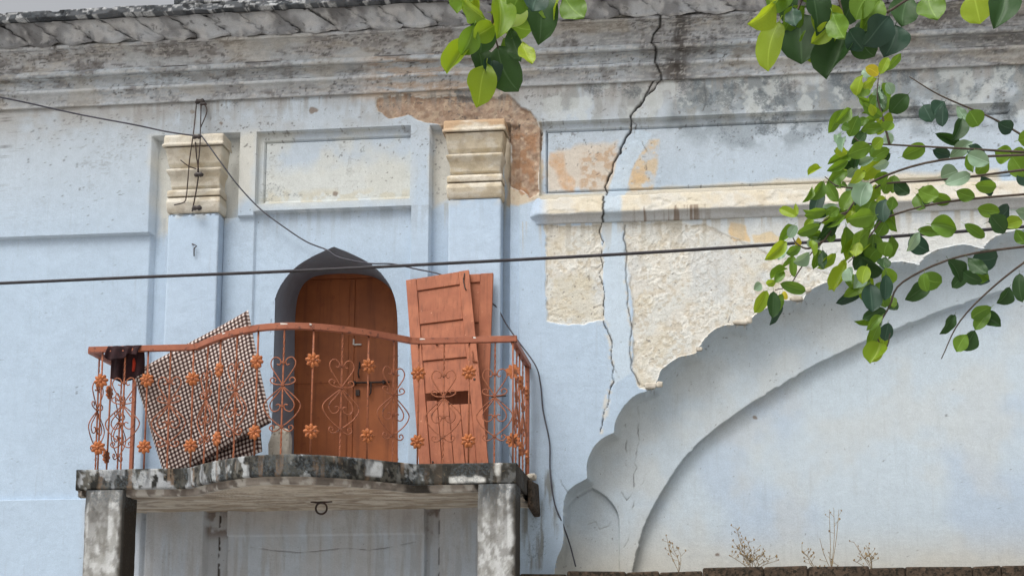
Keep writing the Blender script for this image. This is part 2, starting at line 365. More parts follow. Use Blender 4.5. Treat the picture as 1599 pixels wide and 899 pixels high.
# peeled, flaky areas
def soft(pts, warp=.06, fr=5, w=.02, s=0, Y=0.):
    q = np.array(WP(pts, Y)); e = warp+w+.02; i0, i1 = np.searchsorted(xs, (q[:, 0].min()-e, q[:, 0].max()+e)); j0, j1 = np.searchsorted(zs, (q[:, 1].min()-e, q[:, 1].max()+e))
    out = np.zeros_like(x); a, b = x[i0:i1, j0:j1], z[i0:i1, j0:j1]
    if a.size: out[i0:i1, j0:j1] = np.clip(.5-(poly_sdf(a, b, q.tolist())+(fbm(a, b, fr, 4, s)-.5)*2*warp)/w, 0, 1)
    return out
brown = soft([(588, 152), (640, 148), (720, 152), (760, 150), (792, 149), (812, 166), (834, 186), (843, 208), (842, 300), (826, 312), (806, 292), (796, 286), (795, 205), (690, 200), (660, 186), (636, 180), (606, 184), (592, 170)], .05, 6, .012, 1)
roughA = soft([(852, 352), (938, 350), (942, 430), (944, 500), (915, 505), (852, 503)], .03, 7, .012, 2)
roughB = soft([(978, 346), (1100, 350), (1205, 395), (1300, 430), (1300, 480), (1252, 480), (1165, 515), (1087, 556), (1022, 610), (998, 606), (985, 570), (988, 480), (978, 420)], .05, 5, .012, 3)
roughC = soft([(975, 348), (1400, 330), (1620, 320), (1620, 380), (1420, 420), (1250, 478), (1160, 500), (1100, 470), (978, 420)], .12, 3, .3, 4)
rough = np.clip(np.maximum(np.maximum(roughA, roughB*1.), roughC*.55), 0, 1)
rid = 1-np.abs(fbm(x+.10*fbm(x, z, 9, 2, 6), z+.10*fbm(x, z, 9, 2, 2), 22, 2, 4)*2-1)*4.2; rid = np.clip(rid, 0, 1)
crumb = fbm(x, z, 22, 4, 3)
p += rough*(-.018 + .0055*rid*sstep(.35, .6, fbm(x, z, 4, 3, 7)) + (crumb-.5)*.006)
p += brown*(-.030 + (fbm(x, z, 16, 4, 5)-.5)*.026)
stainR = soft([(853, 205), (1035, 203), (1040, 300), (853, 300)], .05, 5, .06, 5)
p += stainR*(fbm(x, z, 20, 3, 2)-.5)*.008
# cracks
def crackmask(pts, wd, jit=.012, s=0):
    q = np.array(WP(pts)); e = .08; i0, i1 = np.searchsorted(xs, (q[:, 0].min()-e, q[:, 0].max()+e)); j0, j1 = np.searchsorted(zs, (q[:, 1].min()-e, q[:, 1].max()+e))
    out = np.zeros_like(x); a, b = x[i0:i1, j0:j1], z[i0:i1, j0:j1]; w_ = wd[i0:i1, j0:j1] if hasattr(wd, 'shape') else wd
    if a.size: out[i0:i1, j0:j1] = np.clip(1.2-line_dist(a+(fbm(a, b, 14, 3, s)-.5)*2*jit, b, q.tolist())/w_, 0, 1)
    return out
cz = sstep(Z_(950, 420), Z_(1000, 160), z)
ck = np.maximum(crackmask(crack_main, (.0042+.0042*cz)*(.2+1.5*fbm(x, z, 10, 3, 5)), .024, 1), np.maximum(.8*crackmask(crack2, .007, .01, 2), .75*crackmask(crack3, .007, .014, 3)))
hk = np.zeros_like(x)
for i, hpts in enumerate(hair): hk = np.maximum(hk, crackmask(hpts, .006, .022, i))
hk = hk*np.clip(fbm(x, z, 9, 3, 3)*4-1.5, 0, 1)
p -= ck*(.02+.03*cz) + hk*.005
# the great cusped arch: a cove that runs back from the cusped edge, and the deeper field of the blind arch
dA = poly_sdf(x, z, CUSP, 9); dI = poly_sdf(x, z, INNER, 9); dL = poly_sdf(x, z, LOBE, 1)
en = fbm(x, z, 13, 4, 2)-.5; dA = dA+en*.020*sstep(X_(940, 600), X_(1060, 600), x)+en*.006; dI = dI+(fbm(x, z, 9, 4, 6)-.5)*.012+.010*sstep(.62, .70, fbm(x, z, 7, 3, 1)); dL = dL+en*.008
env = [(855, 905), (866, 810), (880, 755), (908, 705), (944, 665), (978, 622), (1028, 572), (1095, 522), (1170, 484), (1256, 448), (1345, 416), (1440, 388), (1540, 364), (1650, 340), (1990, 320)]
dS = poly_sdf(x, z, WP([tuple(q) for q in crom(env, 4)] + [(1990, 1400), (855, 1400)]), 9)
qr = lambda t: np.sqrt(np.clip(1-(1-np.clip(t, 0, 1))**2, 0, 1))
cove = -(.085*sstep(0, .010, -dA) + .06*qr(-dA/.08) + .11*qr(np.clip(-dS-.02, 0, 9)/.34)*sstep(0, .05, -dA))
inA = dA < 0; pc = cove + (wob*.6) - hk*.006
pc = pc - .05*sstep(.0, .010, -dL)
pc = np.where(dI < 0, -DEEP-.065*sstep(0, .008, -dI) + wob*.5, pc)
p = np.where(inA, pc, p)
# snap vertices onto the two sharp outlines
dD = poly_sdf(x, z, DOOR, .5)
for d in (dA, dI, dD):
    gx_, gz_ = np.gradient(np.where(d > 5, 0, d), xs, zs); gn = np.sqrt(gx_**2+gz_**2)+1e-9
    near = (np.abs(d) < .0052); x[near] -= (d*gx_/gn/gn)[near]; z[near] -= (d*gz_/gn/gn)[near]
p[np.abs(dA) < .0052] = 0

# ---- colour of the plaster
def L3(*c): return np.array(lin(*c))
col = np.zeros(x.shape+(3,)); n1 = fbm(x, z, .9, 4, 2); n2 = fbm(x, z, 3.5, 4, 4); n3 = fbm(x, z, 12, 3, 6)
up = sstep(Z_(600, 420), Z_(600, 150), z)
base = L3(175, 193, 211)*(1-up[..., None]) + L3(182, 192, 201)*up[..., None]
col[:] = base*(1+(n1-.5)*.09)[..., None]
def paint(m, c, k=1.):
    global col
    m = np.clip(m*k, 0, 1)[..., None]; col = col*(1-m) + L3(*c)*m
inArch = inA*1.
paint(inArch, (184, 196, 205)); paint(inArch*(dI < 0), (188, 201, 211)); paint(inArch*(dI < 0)*sstep(.45, .62, n1), (176, 192, 210), .7)
paint(inArch*sstep(.42, .7, fbm(x, z, 2.2, 4, 1)), (194, 194, 188), .35)
paint(inArch*sstep(Z_(1100, 800), Z_(1100, 895), z), (206, 198, 180), .6)
# frieze: grime washing down from the cornice
fr = sstep(Z_(300, 240), Z_(300, 160), z)*(~inA)
paint(fr*sstep(.38, .66, n2), (168, 166, 162), .75); paint(fr*sstep(.5, .75, fbm(x, z, 6, 4, 3)), (150, 146, 140), .5)
paint(sstep(Z_(300, 185), Z_(300, 158), z)*sstep(.4, .62, fbm(x*1, z*.4, 5, 4, 1)), (156, 152, 148), .6)
# cream discoloration
cream = (202, 204, 198)
paint(soft([(402, 262), (640, 240), (640, 318), (402, 322)], .08, 4, .16, 6), cream, .8); paint(pa*sstep(.4, .7, n2), (196, 198, 192), .7)
paint(pa*soft([(400, 296), (640, 290), (640, 320), (400, 322)], .03, 7, .06, 2)*sstep(.45, .6, n3), (190, 182, 158), .5)
paint(soft([(236, 215), (400, 205), (396, 300), (345, 345), (240, 360)], .05, 5, .10, 1), (204, 202, 192), .8)
paint(soft([(672, 200), (700, 200), (705, 305), (672, 320)], .03, 5, .06, 7), (200, 196, 184), .8)
paint(soft([(780, 190), (845, 190), (845, 312), (812, 318), (790, 314)], .03, 6, .03, 5), (196, 182, 160), .95)
paint(soft([(560, 118), (780, 118), (800, 160), (640, 170), (555, 150)], .07, 5, .08, 4), (184, 164, 142), .7)
for a_, b_, r_ in ((490, 172, 7), (345, 192, 4), (300, 175, 4), (1120, 860, 3), (1182, 642, 3), (520, 300, 4), (583, 302, 4)): paint(soft([(a_+r_*math.cos(k), b_+r_*.7*math.sin(k)) for k in np.arange(0, 6.2, .8)], .03, 12, .012, 3), (128, 116, 106), .9)
# the brown undercoat
paint(brown, (172, 149, 130)); paint(brown*sstep(.42, .62, fbm(x, z, 20, 4, 6)), (148, 123, 104), .7); paint(brown*sstep(.5, .66, fbm(x, z, 26, 3, 1)), (192, 172, 150), .7)
paint(soft([(800, 210), (842, 205), (845, 312), (800, 312)], .05, 6, .04, 2)*sstep(.45, .6, fbm(x, z, 14, 4, 2)), (160, 122, 92), .8)
# right-hand panel: old distemper, ochre and rust
paint(soft([(856, 232), (960, 220), (970, 262), (950, 296), (856, 297)], .07, 6, .05, 3), (204, 194, 180), .9)
paint(soft([(858, 236), (878, 238), (884, 265), (898, 280), (894, 294), (876, 290), (866, 262), (856, 252)], .03, 8, .03, 6), (196, 154, 112), .6+.35*(fbm(x, z, 26, 3, 2)-.5)*2)
paint(soft([(905, 240), (965, 222), (962, 262), (946, 290), (905, 294)], .06, 8, .05, 1)*sstep(.38, .58, fbm(x, z, 24, 4, 3)), (182, 154, 126), .75)
paint(soft([(978, 238), (1000, 214), (1030, 214), (1026, 262), (1018, 294), (974, 296), (966, 280)], .05, 7, .04, 2), (200, 184, 160), .25+1.1*sstep(.35, .62, fbm(x, z, 18, 4, 2)))
paint(soft([(978, 268), (1006, 262), (1008, 294), (974, 296)], .05, 7, .12, 4), (200, 172, 134), .8*sstep(.4, .6, fbm(x, z, 15, 4, 4)))
paint(soft([(840, 300), (946, 298), (942, 330), (840, 334)], .02, 6, .04, 4), (202, 195, 178), .95)
paint(soft([(968, 296), (1300, 272), (1560, 262), (1560, 300), (1300, 312), (968, 334)], .03, 5, .05, 2), (208, 200, 182), .9)
# flaky plaster below the string course
roughA = roughA*(~inA); roughB = roughB*(~inA); roughC = roughC*(~inA); paint(np.maximum(roughA, roughC), (208, 209, 205), .9); paint(np.maximum(roughA*sstep(.3, .55, n2), roughB), (214, 211, 202), .95)
film = sstep(.47, .56, fbm(x, z, 8, 4, 5)); paint(np.maximum(roughA, roughB)*film, (208, 210, 206), .7)
notA = (~inA)*1.; roughA = roughA*notA; roughB = roughB*notA; paint(np.maximum(roughA, roughB)*sstep(.55, .8, fbm(x, z, 5, 4, 0)), (206, 196, 172), .5); paint(np.maximum(np.maximum(roughA, roughB), roughC*.7)*notA*rid*sstep(.35, .6, fbm(x, z, 4, 3, 7)), (230, 229, 222), .7)
paint(np.maximum(roughA, roughB)*sstep(.46, .36, crumb), (186, 174, 152), .5)
paint(soft([(858, 430), (925, 425), (935, 498), (856, 498)], .05, 6, .08, 3), (204, 196, 174), .5)
paint(roughC*(~inA)*sstep(.45, .62, fbm(x, z, 2.5, 4, 3)), (196, 202, 206), .5)
paint(soft([(1140, 345), (1165, 352), (1170, 375), (1145, 378), (1138, 362)], .025, 9, .02, 1), (214, 182, 128), .75)
paint(soft([(1174, 366), (1205, 362), (1222, 374), (1178, 380)], .025, 9, .02, 2), (212, 188, 142), .7)
for m_ in (roughA, roughB, brown):
    e_ = np.clip(m_*(1-m_)*5, 0, 1)*(~inA)*sstep(.4, .55, fbm(x, z, 12, 3, 2)); paint(e_, (222, 223, 220), .8)
# smooth repair along the crack
rep = soft([(990, 195), (1018, 205), (985, 262), (976, 300), (974, 346), (978, 420), (984, 500), (986, 580), (960, 600), (952, 540), (944, 480), (942, 350), (948, 300), (962, 250)], .015, 7, .015, 6)
paint(rep, (188, 203, 216), .95); p -= 0
# greenish-grey wash at upper right, ground grime, drips, browner recessed channels
paint(soft([(1060, 90), (1650, 60), (1650, 170), (1050, 185)], .10, 3, .12, 3)*sstep(.25, .55, fbm(x, z, 5, 4, 2)), (126, 134, 138), .8)
paint(soft([(1055, 186), (1650, 160), (1650, 192), (1320, 215), (1180, 232), (1060, 212)], .08, 5, .10, 5)*sstep(.35, .6, fbm(x, z, 6, 4, 3)), (138, 148, 156), .7)
paint(soft([(835, 735), (862, 735), (868, 880), (825, 890), (812, 800)], .05, 8, .06, 5)*sstep(.45, .65, fbm(x*4, z*.5, 5, 4, 2)), (122, 122, 116), .8)
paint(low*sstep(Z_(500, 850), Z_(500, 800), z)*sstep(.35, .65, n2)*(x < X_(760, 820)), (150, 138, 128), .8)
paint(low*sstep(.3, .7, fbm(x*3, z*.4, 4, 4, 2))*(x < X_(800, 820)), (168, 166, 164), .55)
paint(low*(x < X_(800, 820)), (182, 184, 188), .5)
paint(low*((p < -.03))*(x < X_(760, 820))*sstep(.35, .6, n3)*sstep(Z_(500, 845), Z_(500, 825), z), (110, 94, 84), .8); paint(low*(x < X_(800, 820))*sstep(.55, .68, fbm(x*5, z*.4, 5, 4, 6)), (142, 138, 134), .3)  # recessed channels coloured browner towards the soffit, then thin grey streaks
dots = low*np.clip(1.3-np.minimum(np.abs(x-X_(340, 850)), np.abs(x-X_(685, 860)))/.014, 0, 1)*sstep(.52, .6, fbm(x, z, 16, 2, 3)); paint(dots, (58, 50, 46))
lowc = low*sstep(X_(150, 850), X_(120, 850), x); col = col*(1-lowc[..., None])+(base*(1+(n1-.5)*.14)[..., None])*lowc[..., None]
lip = np.maximum(crackmask(crack_main, .03, .03, 2), crackmask(crack3, .025, .03, 4))*sstep(.48, .58, fbm(x, z, 24, 3, 1))*(~inA); paint(lip, (204, 200, 190), .75)
sp = fbm(x, z, 36, 3, 2); dens = np.clip(.35*up+.75*up*sstep(.4, .62, n2)+.12*(inA & (dI > 0))+.4*rough+.05, 0, 1)
paint(sstep(.86-.15*dens, .90-.15*dens, sp), (96, 93, 91), .4+.5*fbm(x, z, 5, 2, 1))
scr = 1-np.abs(fbm(x+.2*n3, z, 13, 2, 7)*2-1)*14; paint(np.clip(scr, 0, 1)*sstep(.55, .66, fbm(x, z, 3.3, 3, 1))*up*(~inA), (118, 115, 112), .55)
dr = fbm(x*1.0, z*.05, 22, 3, 4); 
for pa_, pb_, yy, ln_, cc_ in ((815, 1600, 350, .30, (176, 170, 156)), (395, 672, 331, .28, (166, 178, 190)), (690, 792, 312, .35, (176, 180, 178)), (240, 345, 335, .35, (176, 182, 184)), (210, 1600, 160, .25, (150, 148, 144))):
    zt0 = Z_((pa_+pb_)/2, yy-(((pa_+pb_)/2)-(pa_ if yy != 160 else 300))*.045); paint((x > X_(pa_, yy))*(x < X_(pb_, yy))*(z < zt0)*np.clip(1-(zt0-z)/(ln_*(.3+1.4*vn(x*18, z*0+yy, 3))), 0, 1)*sstep(.46, .62, dr)*(~inA), cc_, .85)
paint(soft([(840, 120), (1060, 108), (1650, 80), (1650, 180), (1060, 188), (850, 186)], .12, 4, .2, 2)*sstep(.5, .64, fbm(x, z*.7, 8, 5, 4)), (150, 152, 150), .7); paint(soft([(845, 130), (1060, 112), (1640, 90), (1640, 180), (850, 188)], .1, 4, .15, 6)*sstep(.54, .62, fbm(x, z, 6, 5, 7)), (196, 202, 202), .6)
# cracks and hairlines coloured darker
paint(ck, (44, 40, 38)); paint(hk, (92, 88, 86), .8)
msk = np.zeros(x.shape+(3,))
msk[..., 0] = np.clip(.95*soft([(1062, 108), (1650, 78), (1650, 168), (1070, 180), (1056, 150)], .14, 4, .35, 1)*sstep(.2, .7, fbm(x, z, 7, 4, 5)) + .8*soft([(1060, 188), (1650, 160), (1650, 205), (1300, 212), (1200, 232), (1130, 236), (1050, 205)], .10, 7, .22, 2)*sstep(.25, .6, fbm(x, z, 9, 4, 1))
    + .6*soft([(905, 128), (1010, 118), (1010, 138), (990, 158), (930, 158)], .05, 7, .06, 3) + .5*fr*sstep(.5, .75, fbm(x, z, 4, 4, 6)) + .32*sstep(.56, .7, fbm(x, z, 2, 4, 0))*up
    + .75*soft([(400, 280), (420, 282), (462, 296), (470, 304), (402, 316)], .05, 9, .05, 3) + .5*stainR*sstep(.45, .65, n3) + .7*soft([(836, 770), (850, 765), (862, 840), (850, 880), (815, 890)], .05, 8, .1, 4)
    + .35*low*sstep(.5, .7, n2) + .45*soft([(708, 140), (752, 140), (750, 158), (712, 160)], .02, 9, .03, 1)*1.6, 0, 1)*(~inA)
msk[..., 1] = np.clip(rough+brown*.9+stainR*.3+ck, 0, 1)*(~inA)
msk[..., 2] = np.clip(.25+.6*up*sstep(.3, .6, n2)+.4*inA*(dI > 0), 0, 1)

# ---- split the relief into the parts of the wall
V = np.stack([x, -p, z], -1).reshape(-1, 3); Fq = grid_faces(NX, NZ); Cc = col.reshape(-1, 3); Mm = msk.reshape(-1, 3)
fx = x.reshape(-1)[Fq].mean(1); fz = z.reshape(-1)[Fq].mean(1); fA = dA.reshape(-1)[Fq].mean(1); fI = dI.reshape(-1)[Fq].mean(1)
fD = dD.reshape(-1)[Fq].max(1); fL = dL.reshape(-1)[Fq].mean(1)
reg = np.zeros(len(Fq), int)
reg[(fz < FLOOR-.06) & (fx < X_(800, 800))] = 5
reg[pa.reshape(-1)[Fq].any(1)] = 1; reg[pr.reshape(-1)[Fq].any(1)] = 2
reg[fA < 0] = 3; reg[(fA < 0) & (fL < 0)] = 6; reg[(fA < 0) & (fI < 0)] = 4
reg[(fD < .0055) & (fz > FLOOR-.05)] = -1
reg[(fx < X_(420, 700)) & (reg == -1)] = 0
NAMES = {0: 'wall', 1: 'recessed_panel', 2: 'recessed_panel', 3: 'cusped_arch', 4: 'arch_field', 5: 'ground_floor_wall', 6: 'arch_impost'}
for r, nm in NAMES.items():
    fs = Fq[reg == r]
    if not len(fs): continue
    ids = np.unique(fs); mp = np.zeros(len(V), np.int64); mp[ids] = np.arange(len(ids))
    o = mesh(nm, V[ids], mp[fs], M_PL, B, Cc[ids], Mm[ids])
# body of the building behind its face
v, f = merge([box(XL, XR, .62+.9, 6.0, 0, ZTOP+.9), box(XL, X_(420, 700)-.25, .5, 1.52, 0, ZTOP+.9), box(X_(619, 700)+.25, XR, .5, 1.52, 0, ZTOP+.9), box(X_(420, 700)-.25, X_(619, 700)+.25, .5, 1.52, Z_(519, 382)+.2, ZTOP+.9)])
mesh('wall_core', v, f, M_DARKROOM, B)

# ------------------------------------------------------------------ generic coloured strip for mouldings
def strip(name, prof, x0, x1, step, colf, parent, rough_amp=.006, seed=0, chips=0., mskf=None, taper=0):
    """profile = [(p, z), ...] from bottom to top, swept along x"""
    pr_ = []
    for (a, b), (c, d) in zip(prof[:-1], prof[1:]):
        k = max(1, int(math.hypot(c-a, d-b)/.012)); pr_ += [(a+(c-a)*i/k, b+(d-b)*i/k) for i in range(k)]
    pr_.append(prof[-1]); pp = np.array(pr_); uu = np.arange(x0, x1+step*.5, step)
    s = np.concatenate([[0], np.cumsum(np.hypot(np.diff(pp[:, 0]), np.diff(pp[:, 1])))])
    UX, SI = np.meshgrid(uu, np.arange(len(pp)), indexing='ij'); P_ = pp[SI, 0].copy(); Z2 = pp[SI, 1].copy(); S_ = s[SI]
    nz = fbm(UX, S_+seed, 7, 4, seed)-.5; P_ += nz*2*rough_amp; P_ = P_*(1 if not taper else (.02+.98*sstep(x0, x0+taper, UX))) - (0 if not taper else .03*(1-sstep(x0, x0+taper, UX))); Z2 += (fbm(UX, S_, 3, 3, seed+1)-.5)*2*rough_amp*.8
    if chips:
        c = sstep(.60, .68, fbm(UX, S_*2, 5, 4, seed+2)); P_ -= c*chips
    else: c = np.zeros_like(UX)
    cl = colf(UX, S_/s[-1], P_, Z2, c); mk = np.zeros_like(cl) if mskf is None else mskf(UX, S_/s[-1], P_, Z2, c)
    Vv = np.stack([UX, -P_, Z2], -1).reshape(-1, 3)
    return mesh(name, Vv, grid_faces(len(uu), len(pp)), M_PL, parent, cl.reshape(-1, 3), mk.reshape(-1, 3))
def mixc(c, m, d): return c*(1-m[..., None]) + L3(*d)*m[..., None]

# ------------------------------------------------------------------ cornice
def zc(y, pr_): return Z_(600, y, -pr_)
bands = {
 'cornice_cavetto': [(-.01, zc(145.5, 0)), (.022, zc(145, .02)), (.026, zc(139, .026)), (.034, zc(133, .034)), (.055, zc(126, .055)), (.085, zc(122, .085)), (.092, zc(120.5, .092)), (.092, zc(117, .092)), (.06, zc(116, .06))],
 'cornice_fascia': [(.06, zc(116, .06)), (.062, zc(99, .062)), (.14, zc(96, .14)), (.15, zc(93, .15)), (.15, zc(88, .15)), (.118, zc(87, .118))],
 'cornice_cyma': [(.118, zc(87, .118)), (.12, zc(79, .12)), (.135, zc(70, .135)), (.17, zc(60, .17)), (.215, zc(53.5, .215)), (.255, zc(51, .255)), (.262, zc(49.5, .262)), (.262, zc(46, .262)), (.225, zc(45, .225))],
 'cornice_frieze': [(.225, zc(45, .225)), (.24, zc(36, .24)), (.27, zc(24, .27)), (.32, zc(12, .32)), (.40, zc(8, .40))]}
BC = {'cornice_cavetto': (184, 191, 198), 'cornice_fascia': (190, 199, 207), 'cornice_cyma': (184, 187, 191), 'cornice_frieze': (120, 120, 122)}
def cornice_col(kind):
    def f(X, s, P, Z, c):
        a = np.ones(X.shape+(3,))*L3(*BC[kind]); n = fbm(X, Z*3, 1.4, 4, 1); n2_ = fbm(X*1.0, Z*2.0+s, 5, 4, 2); st_ = fbm(X*4, Z*.7, 5, 4, 3)
        rt = sstep(X_(780, 60), X_(1080, 60), X)
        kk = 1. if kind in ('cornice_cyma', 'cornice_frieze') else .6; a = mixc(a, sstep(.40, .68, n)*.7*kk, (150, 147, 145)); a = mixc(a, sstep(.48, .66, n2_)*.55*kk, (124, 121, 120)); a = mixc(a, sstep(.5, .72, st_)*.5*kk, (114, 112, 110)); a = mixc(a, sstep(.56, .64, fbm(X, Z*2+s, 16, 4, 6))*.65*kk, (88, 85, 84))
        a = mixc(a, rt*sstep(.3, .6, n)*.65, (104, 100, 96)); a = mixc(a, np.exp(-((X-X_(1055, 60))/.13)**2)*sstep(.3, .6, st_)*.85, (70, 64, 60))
        if kind in ('cornice_cavetto', 'cornice_fascia'):
            m = sstep(X_(540, 120), X_(610, 120), X)*sstep(X_(800, 120), X_(740, 120), X); a = mixc(a, m*sstep(.35, .55, n2_)*.7, (184, 160, 136))
        a = mixc(a, sstep(.62, .70, fbm(X, Z*2+s*3, 9, 4, 5))*.5, (196, 194, 190)); a = mixc(a, c*.5, (124, 120, 118)); sp_ = fbm(X, Z*1.6+P*2, 30, 3, 2); a = mixc(a, sstep(.72, .78, sp_)*.8, (80, 78, 77)); a = mixc(a, sstep(.34, .28, sp_)*.5, (206, 206, 204)); a = mixc(a, sstep(.52, .62, fbm(X, Z*2.5, 3.2, 5, 7))*(1-.6*rt)*.65, (188, 193, 197)); a = mixc(a, sstep(.58, .68, fbm(X, Z*3, 2.4, 5, 0))*.3, (190, 182, 168))
        d = line_dist(X+(fbm(X, Z, 14, 3, 1)-.5)*.024, Z, [(at(q, w, -.12).x, at(q, w, -.12).z) for q, w in crack_main[:14]])
        return mixc(a, np.clip(1.4-d/.013, 0, 1), (30, 28, 27))
    return f
def cornice_msk(X, s, P, Z, c):
    m = np.zeros(X.shape+(3,)); n = fbm(X, Z*2, 2.2, 4, 6); m[..., 0] = np.clip((.10+.45*sstep(.38, .7, n))*(.4+.6*sstep(.09, .13, P))+.25*sstep(X_(900, 60), X_(1150, 60), X), 0, .7); m[..., 1] = c*.8+.15; m[..., 2] = .6; return m
CO = None
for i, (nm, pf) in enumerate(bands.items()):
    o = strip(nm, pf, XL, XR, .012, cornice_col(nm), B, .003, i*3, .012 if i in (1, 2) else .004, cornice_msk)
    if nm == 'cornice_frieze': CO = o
# curled leaves along the top frieze
z0l, z1l = zc(42, .25), zc(9, .39)
def ornament(cx, w, hgt, sk):
    nu, nv = 25, 18; u = np.linspace(-1, 1, nu); v_ = np.linspace(0, 1, nv); U, Q = np.meshgrid(u, v_, indexing='ij')
    lean = .62*(.5-Q)*w; jag = (fbm(Q*3+cx*7, U*0+cx, 2.5, 3, 1)-.5)*.12; xx = cx+U*w*.475+lean+jag
    bot = .030*(1-U**2)+.02*(fbm(xx, xx*0, 9, 3, 2)-.5); zz = z0l+(z1l-z0l)*Q-bot*(1-Q)**1.5*1.6
    pb = .245+.13*Q**1.6; pp_ = pb+.012+.036*(.5+.5*U*sk)*(1-.5*Q)+.016*(1-U**2)+.016*np.exp(-Q/.10)
    pp_ = pp_-.05*(np.abs(U) > .985)-.03*(Q < .02)+(fbm(xx, zz, 12, 4, 2)-.5)*.030-.020*sstep(.54, .62, fbm(xx, zz, 7, 3, 6))
    c = np.ones(xx.shape+(3,))*L3(178, 181, 185); n_ = fbm(xx, zz, 6, 4, 3); c = mixc(c, sstep(.4, .65, n_)*.75, (116, 116, 118)); c = mixc(c, sstep(.5, .66, fbm(xx, zz, 3, 4, 5))*.6, (92, 90, 90)); c = mixc(c, sstep(.5, .66, fbm(xx, zz, 11, 3, 1))*.6, (194, 194, 194))
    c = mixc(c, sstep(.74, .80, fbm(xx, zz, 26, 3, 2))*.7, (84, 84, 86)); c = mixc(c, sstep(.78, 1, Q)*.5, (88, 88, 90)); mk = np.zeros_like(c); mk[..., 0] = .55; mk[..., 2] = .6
    return np.stack([xx, -pp_, zz], -1).reshape(-1, 3), grid_faces(nu, nv), c.reshape(-1, 3), mk.reshape(-1, 3)
xx = -7.4; k = 0
while xx < 3.8:
    w = .36+.05*random.random(); a, b_, c_, d_ = ornament(xx, w*1.02, 0, random.choice((1, 1, 1, .7)))
    o = mesh('leaf_ornament', a, b_, M_PL, CO, c_, d_); o.parent = CO; o.matrix_parent_inverse = Matrix.Identity(4)
    xx += w*.93; k += 1
# roof slabs with ragged mossy edge
def slab_col(X, s, P, Z, c):
    a = np.ones(X.shape+(3,))*L3(92, 94, 98); n = fbm(X*2, Z*5, 4, 4, 1); a = mixc(a, sstep(.4, .6, n), (54, 56, 60)); a = mixc(a, sstep(.56, .64, fbm(X*2, Z*6, 9, 4, 2)), (186, 188, 190)); return a
def slab_msk(X, s, P, Z, c): m = np.zeros(X.shape+(3,)); m[..., 0] = .8; m[..., 1] = .4; m[..., 2] = .8; return m
zt = zc(7, .40)
strip('roof_slab', [(.30, zt), (.47, zt+.004), (.475, zt+.075), (.46, zt+.082), (-1.0, zt+.082)], XL, XR, .012, slab_col, B, .008, 4, .03, slab_msk)
xs2 = X_(272, 5, -.45)
strip('roof_slab', [(.30, zt+.083), (.455, zt+.085), (.46, zt+.15), (.44, zt+.17), (-1.0, zt+.17)], xs2, XR, .012, slab_col, B, .008, 6, .03, slab_msk)

# ------------------------------------------------------------------ string course on the right bay
def str_col(X, s, P, Z, c):
    a = np.ones(X.shape+(3,))*L3(200, 197, 188); n = fbm(X, Z, 5, 4, 2); a = mixc(a, sstep(.35, .6, n)*.7, (206, 196, 174)); a = mixc(a, sstep(.5, .7, fbm(X, Z, 9, 4, 4))*.5, (190, 178, 156))
    a = mixc(a, (s < .42)*.85, (182, 186, 190)); a = mixc(a, (s < .5)*sstep(.5, .66, fbm(X*6, Z*.5, 6, 3, 2))*sstep(X_(985, 340), X_(1000, 340), X)*sstep(X_(1130, 340), X_(1080, 340), X)*.85, (128, 112, 98))  # undercut cove greyed: its soffit shadow is put into the colour
    a = mixc(a, sstep(X_(862, 340), X_(840, 340), X), (178, 194, 212))
    a = mixc(a, sstep(X_(941, 320), X_(946, 320), X+(n-.5)*.05)*sstep(X_(975, 320), X_(968, 320), X+(n-.5)*.05)*.95, (180, 194, 206))
    d = np.abs(X-(X_(942, 325)+(fbm(Z, Z, 20, 3, 1)-.5)*.05)); a = mixc(a, np.clip(1.4-d/.012, 0, 1), (40, 37, 35)); return a
def str_msk(X, s, P, Z, c): m = np.zeros(X.shape+(3,)); m[..., 0] = .2*sstep(.5, .7, fbm(X, Z, 4, 3, 1)); m[..., 1] = .55; m[..., 2] = .5; return m
zq = lambda y, q: Z_(850, y, -q)
strip('string_course', [(-.02, zq(351, 0)), (.012, zq(350, .012)), (.016, zq(347.5, .016)), (.024, zq(343, .024)), (.045, zq(338, .045)), (.07, zq(335.5, .07)), (.072, zq(332, .072)), (.05, zq(325, .05)), (.022, zq(315, .022)), (.003, zq(309, .003)), (-.02, zq(307, 0))],
      X_(818, 340), XR, .009, str_col, B, .004, 3, .010, str_msk, taper=.16)

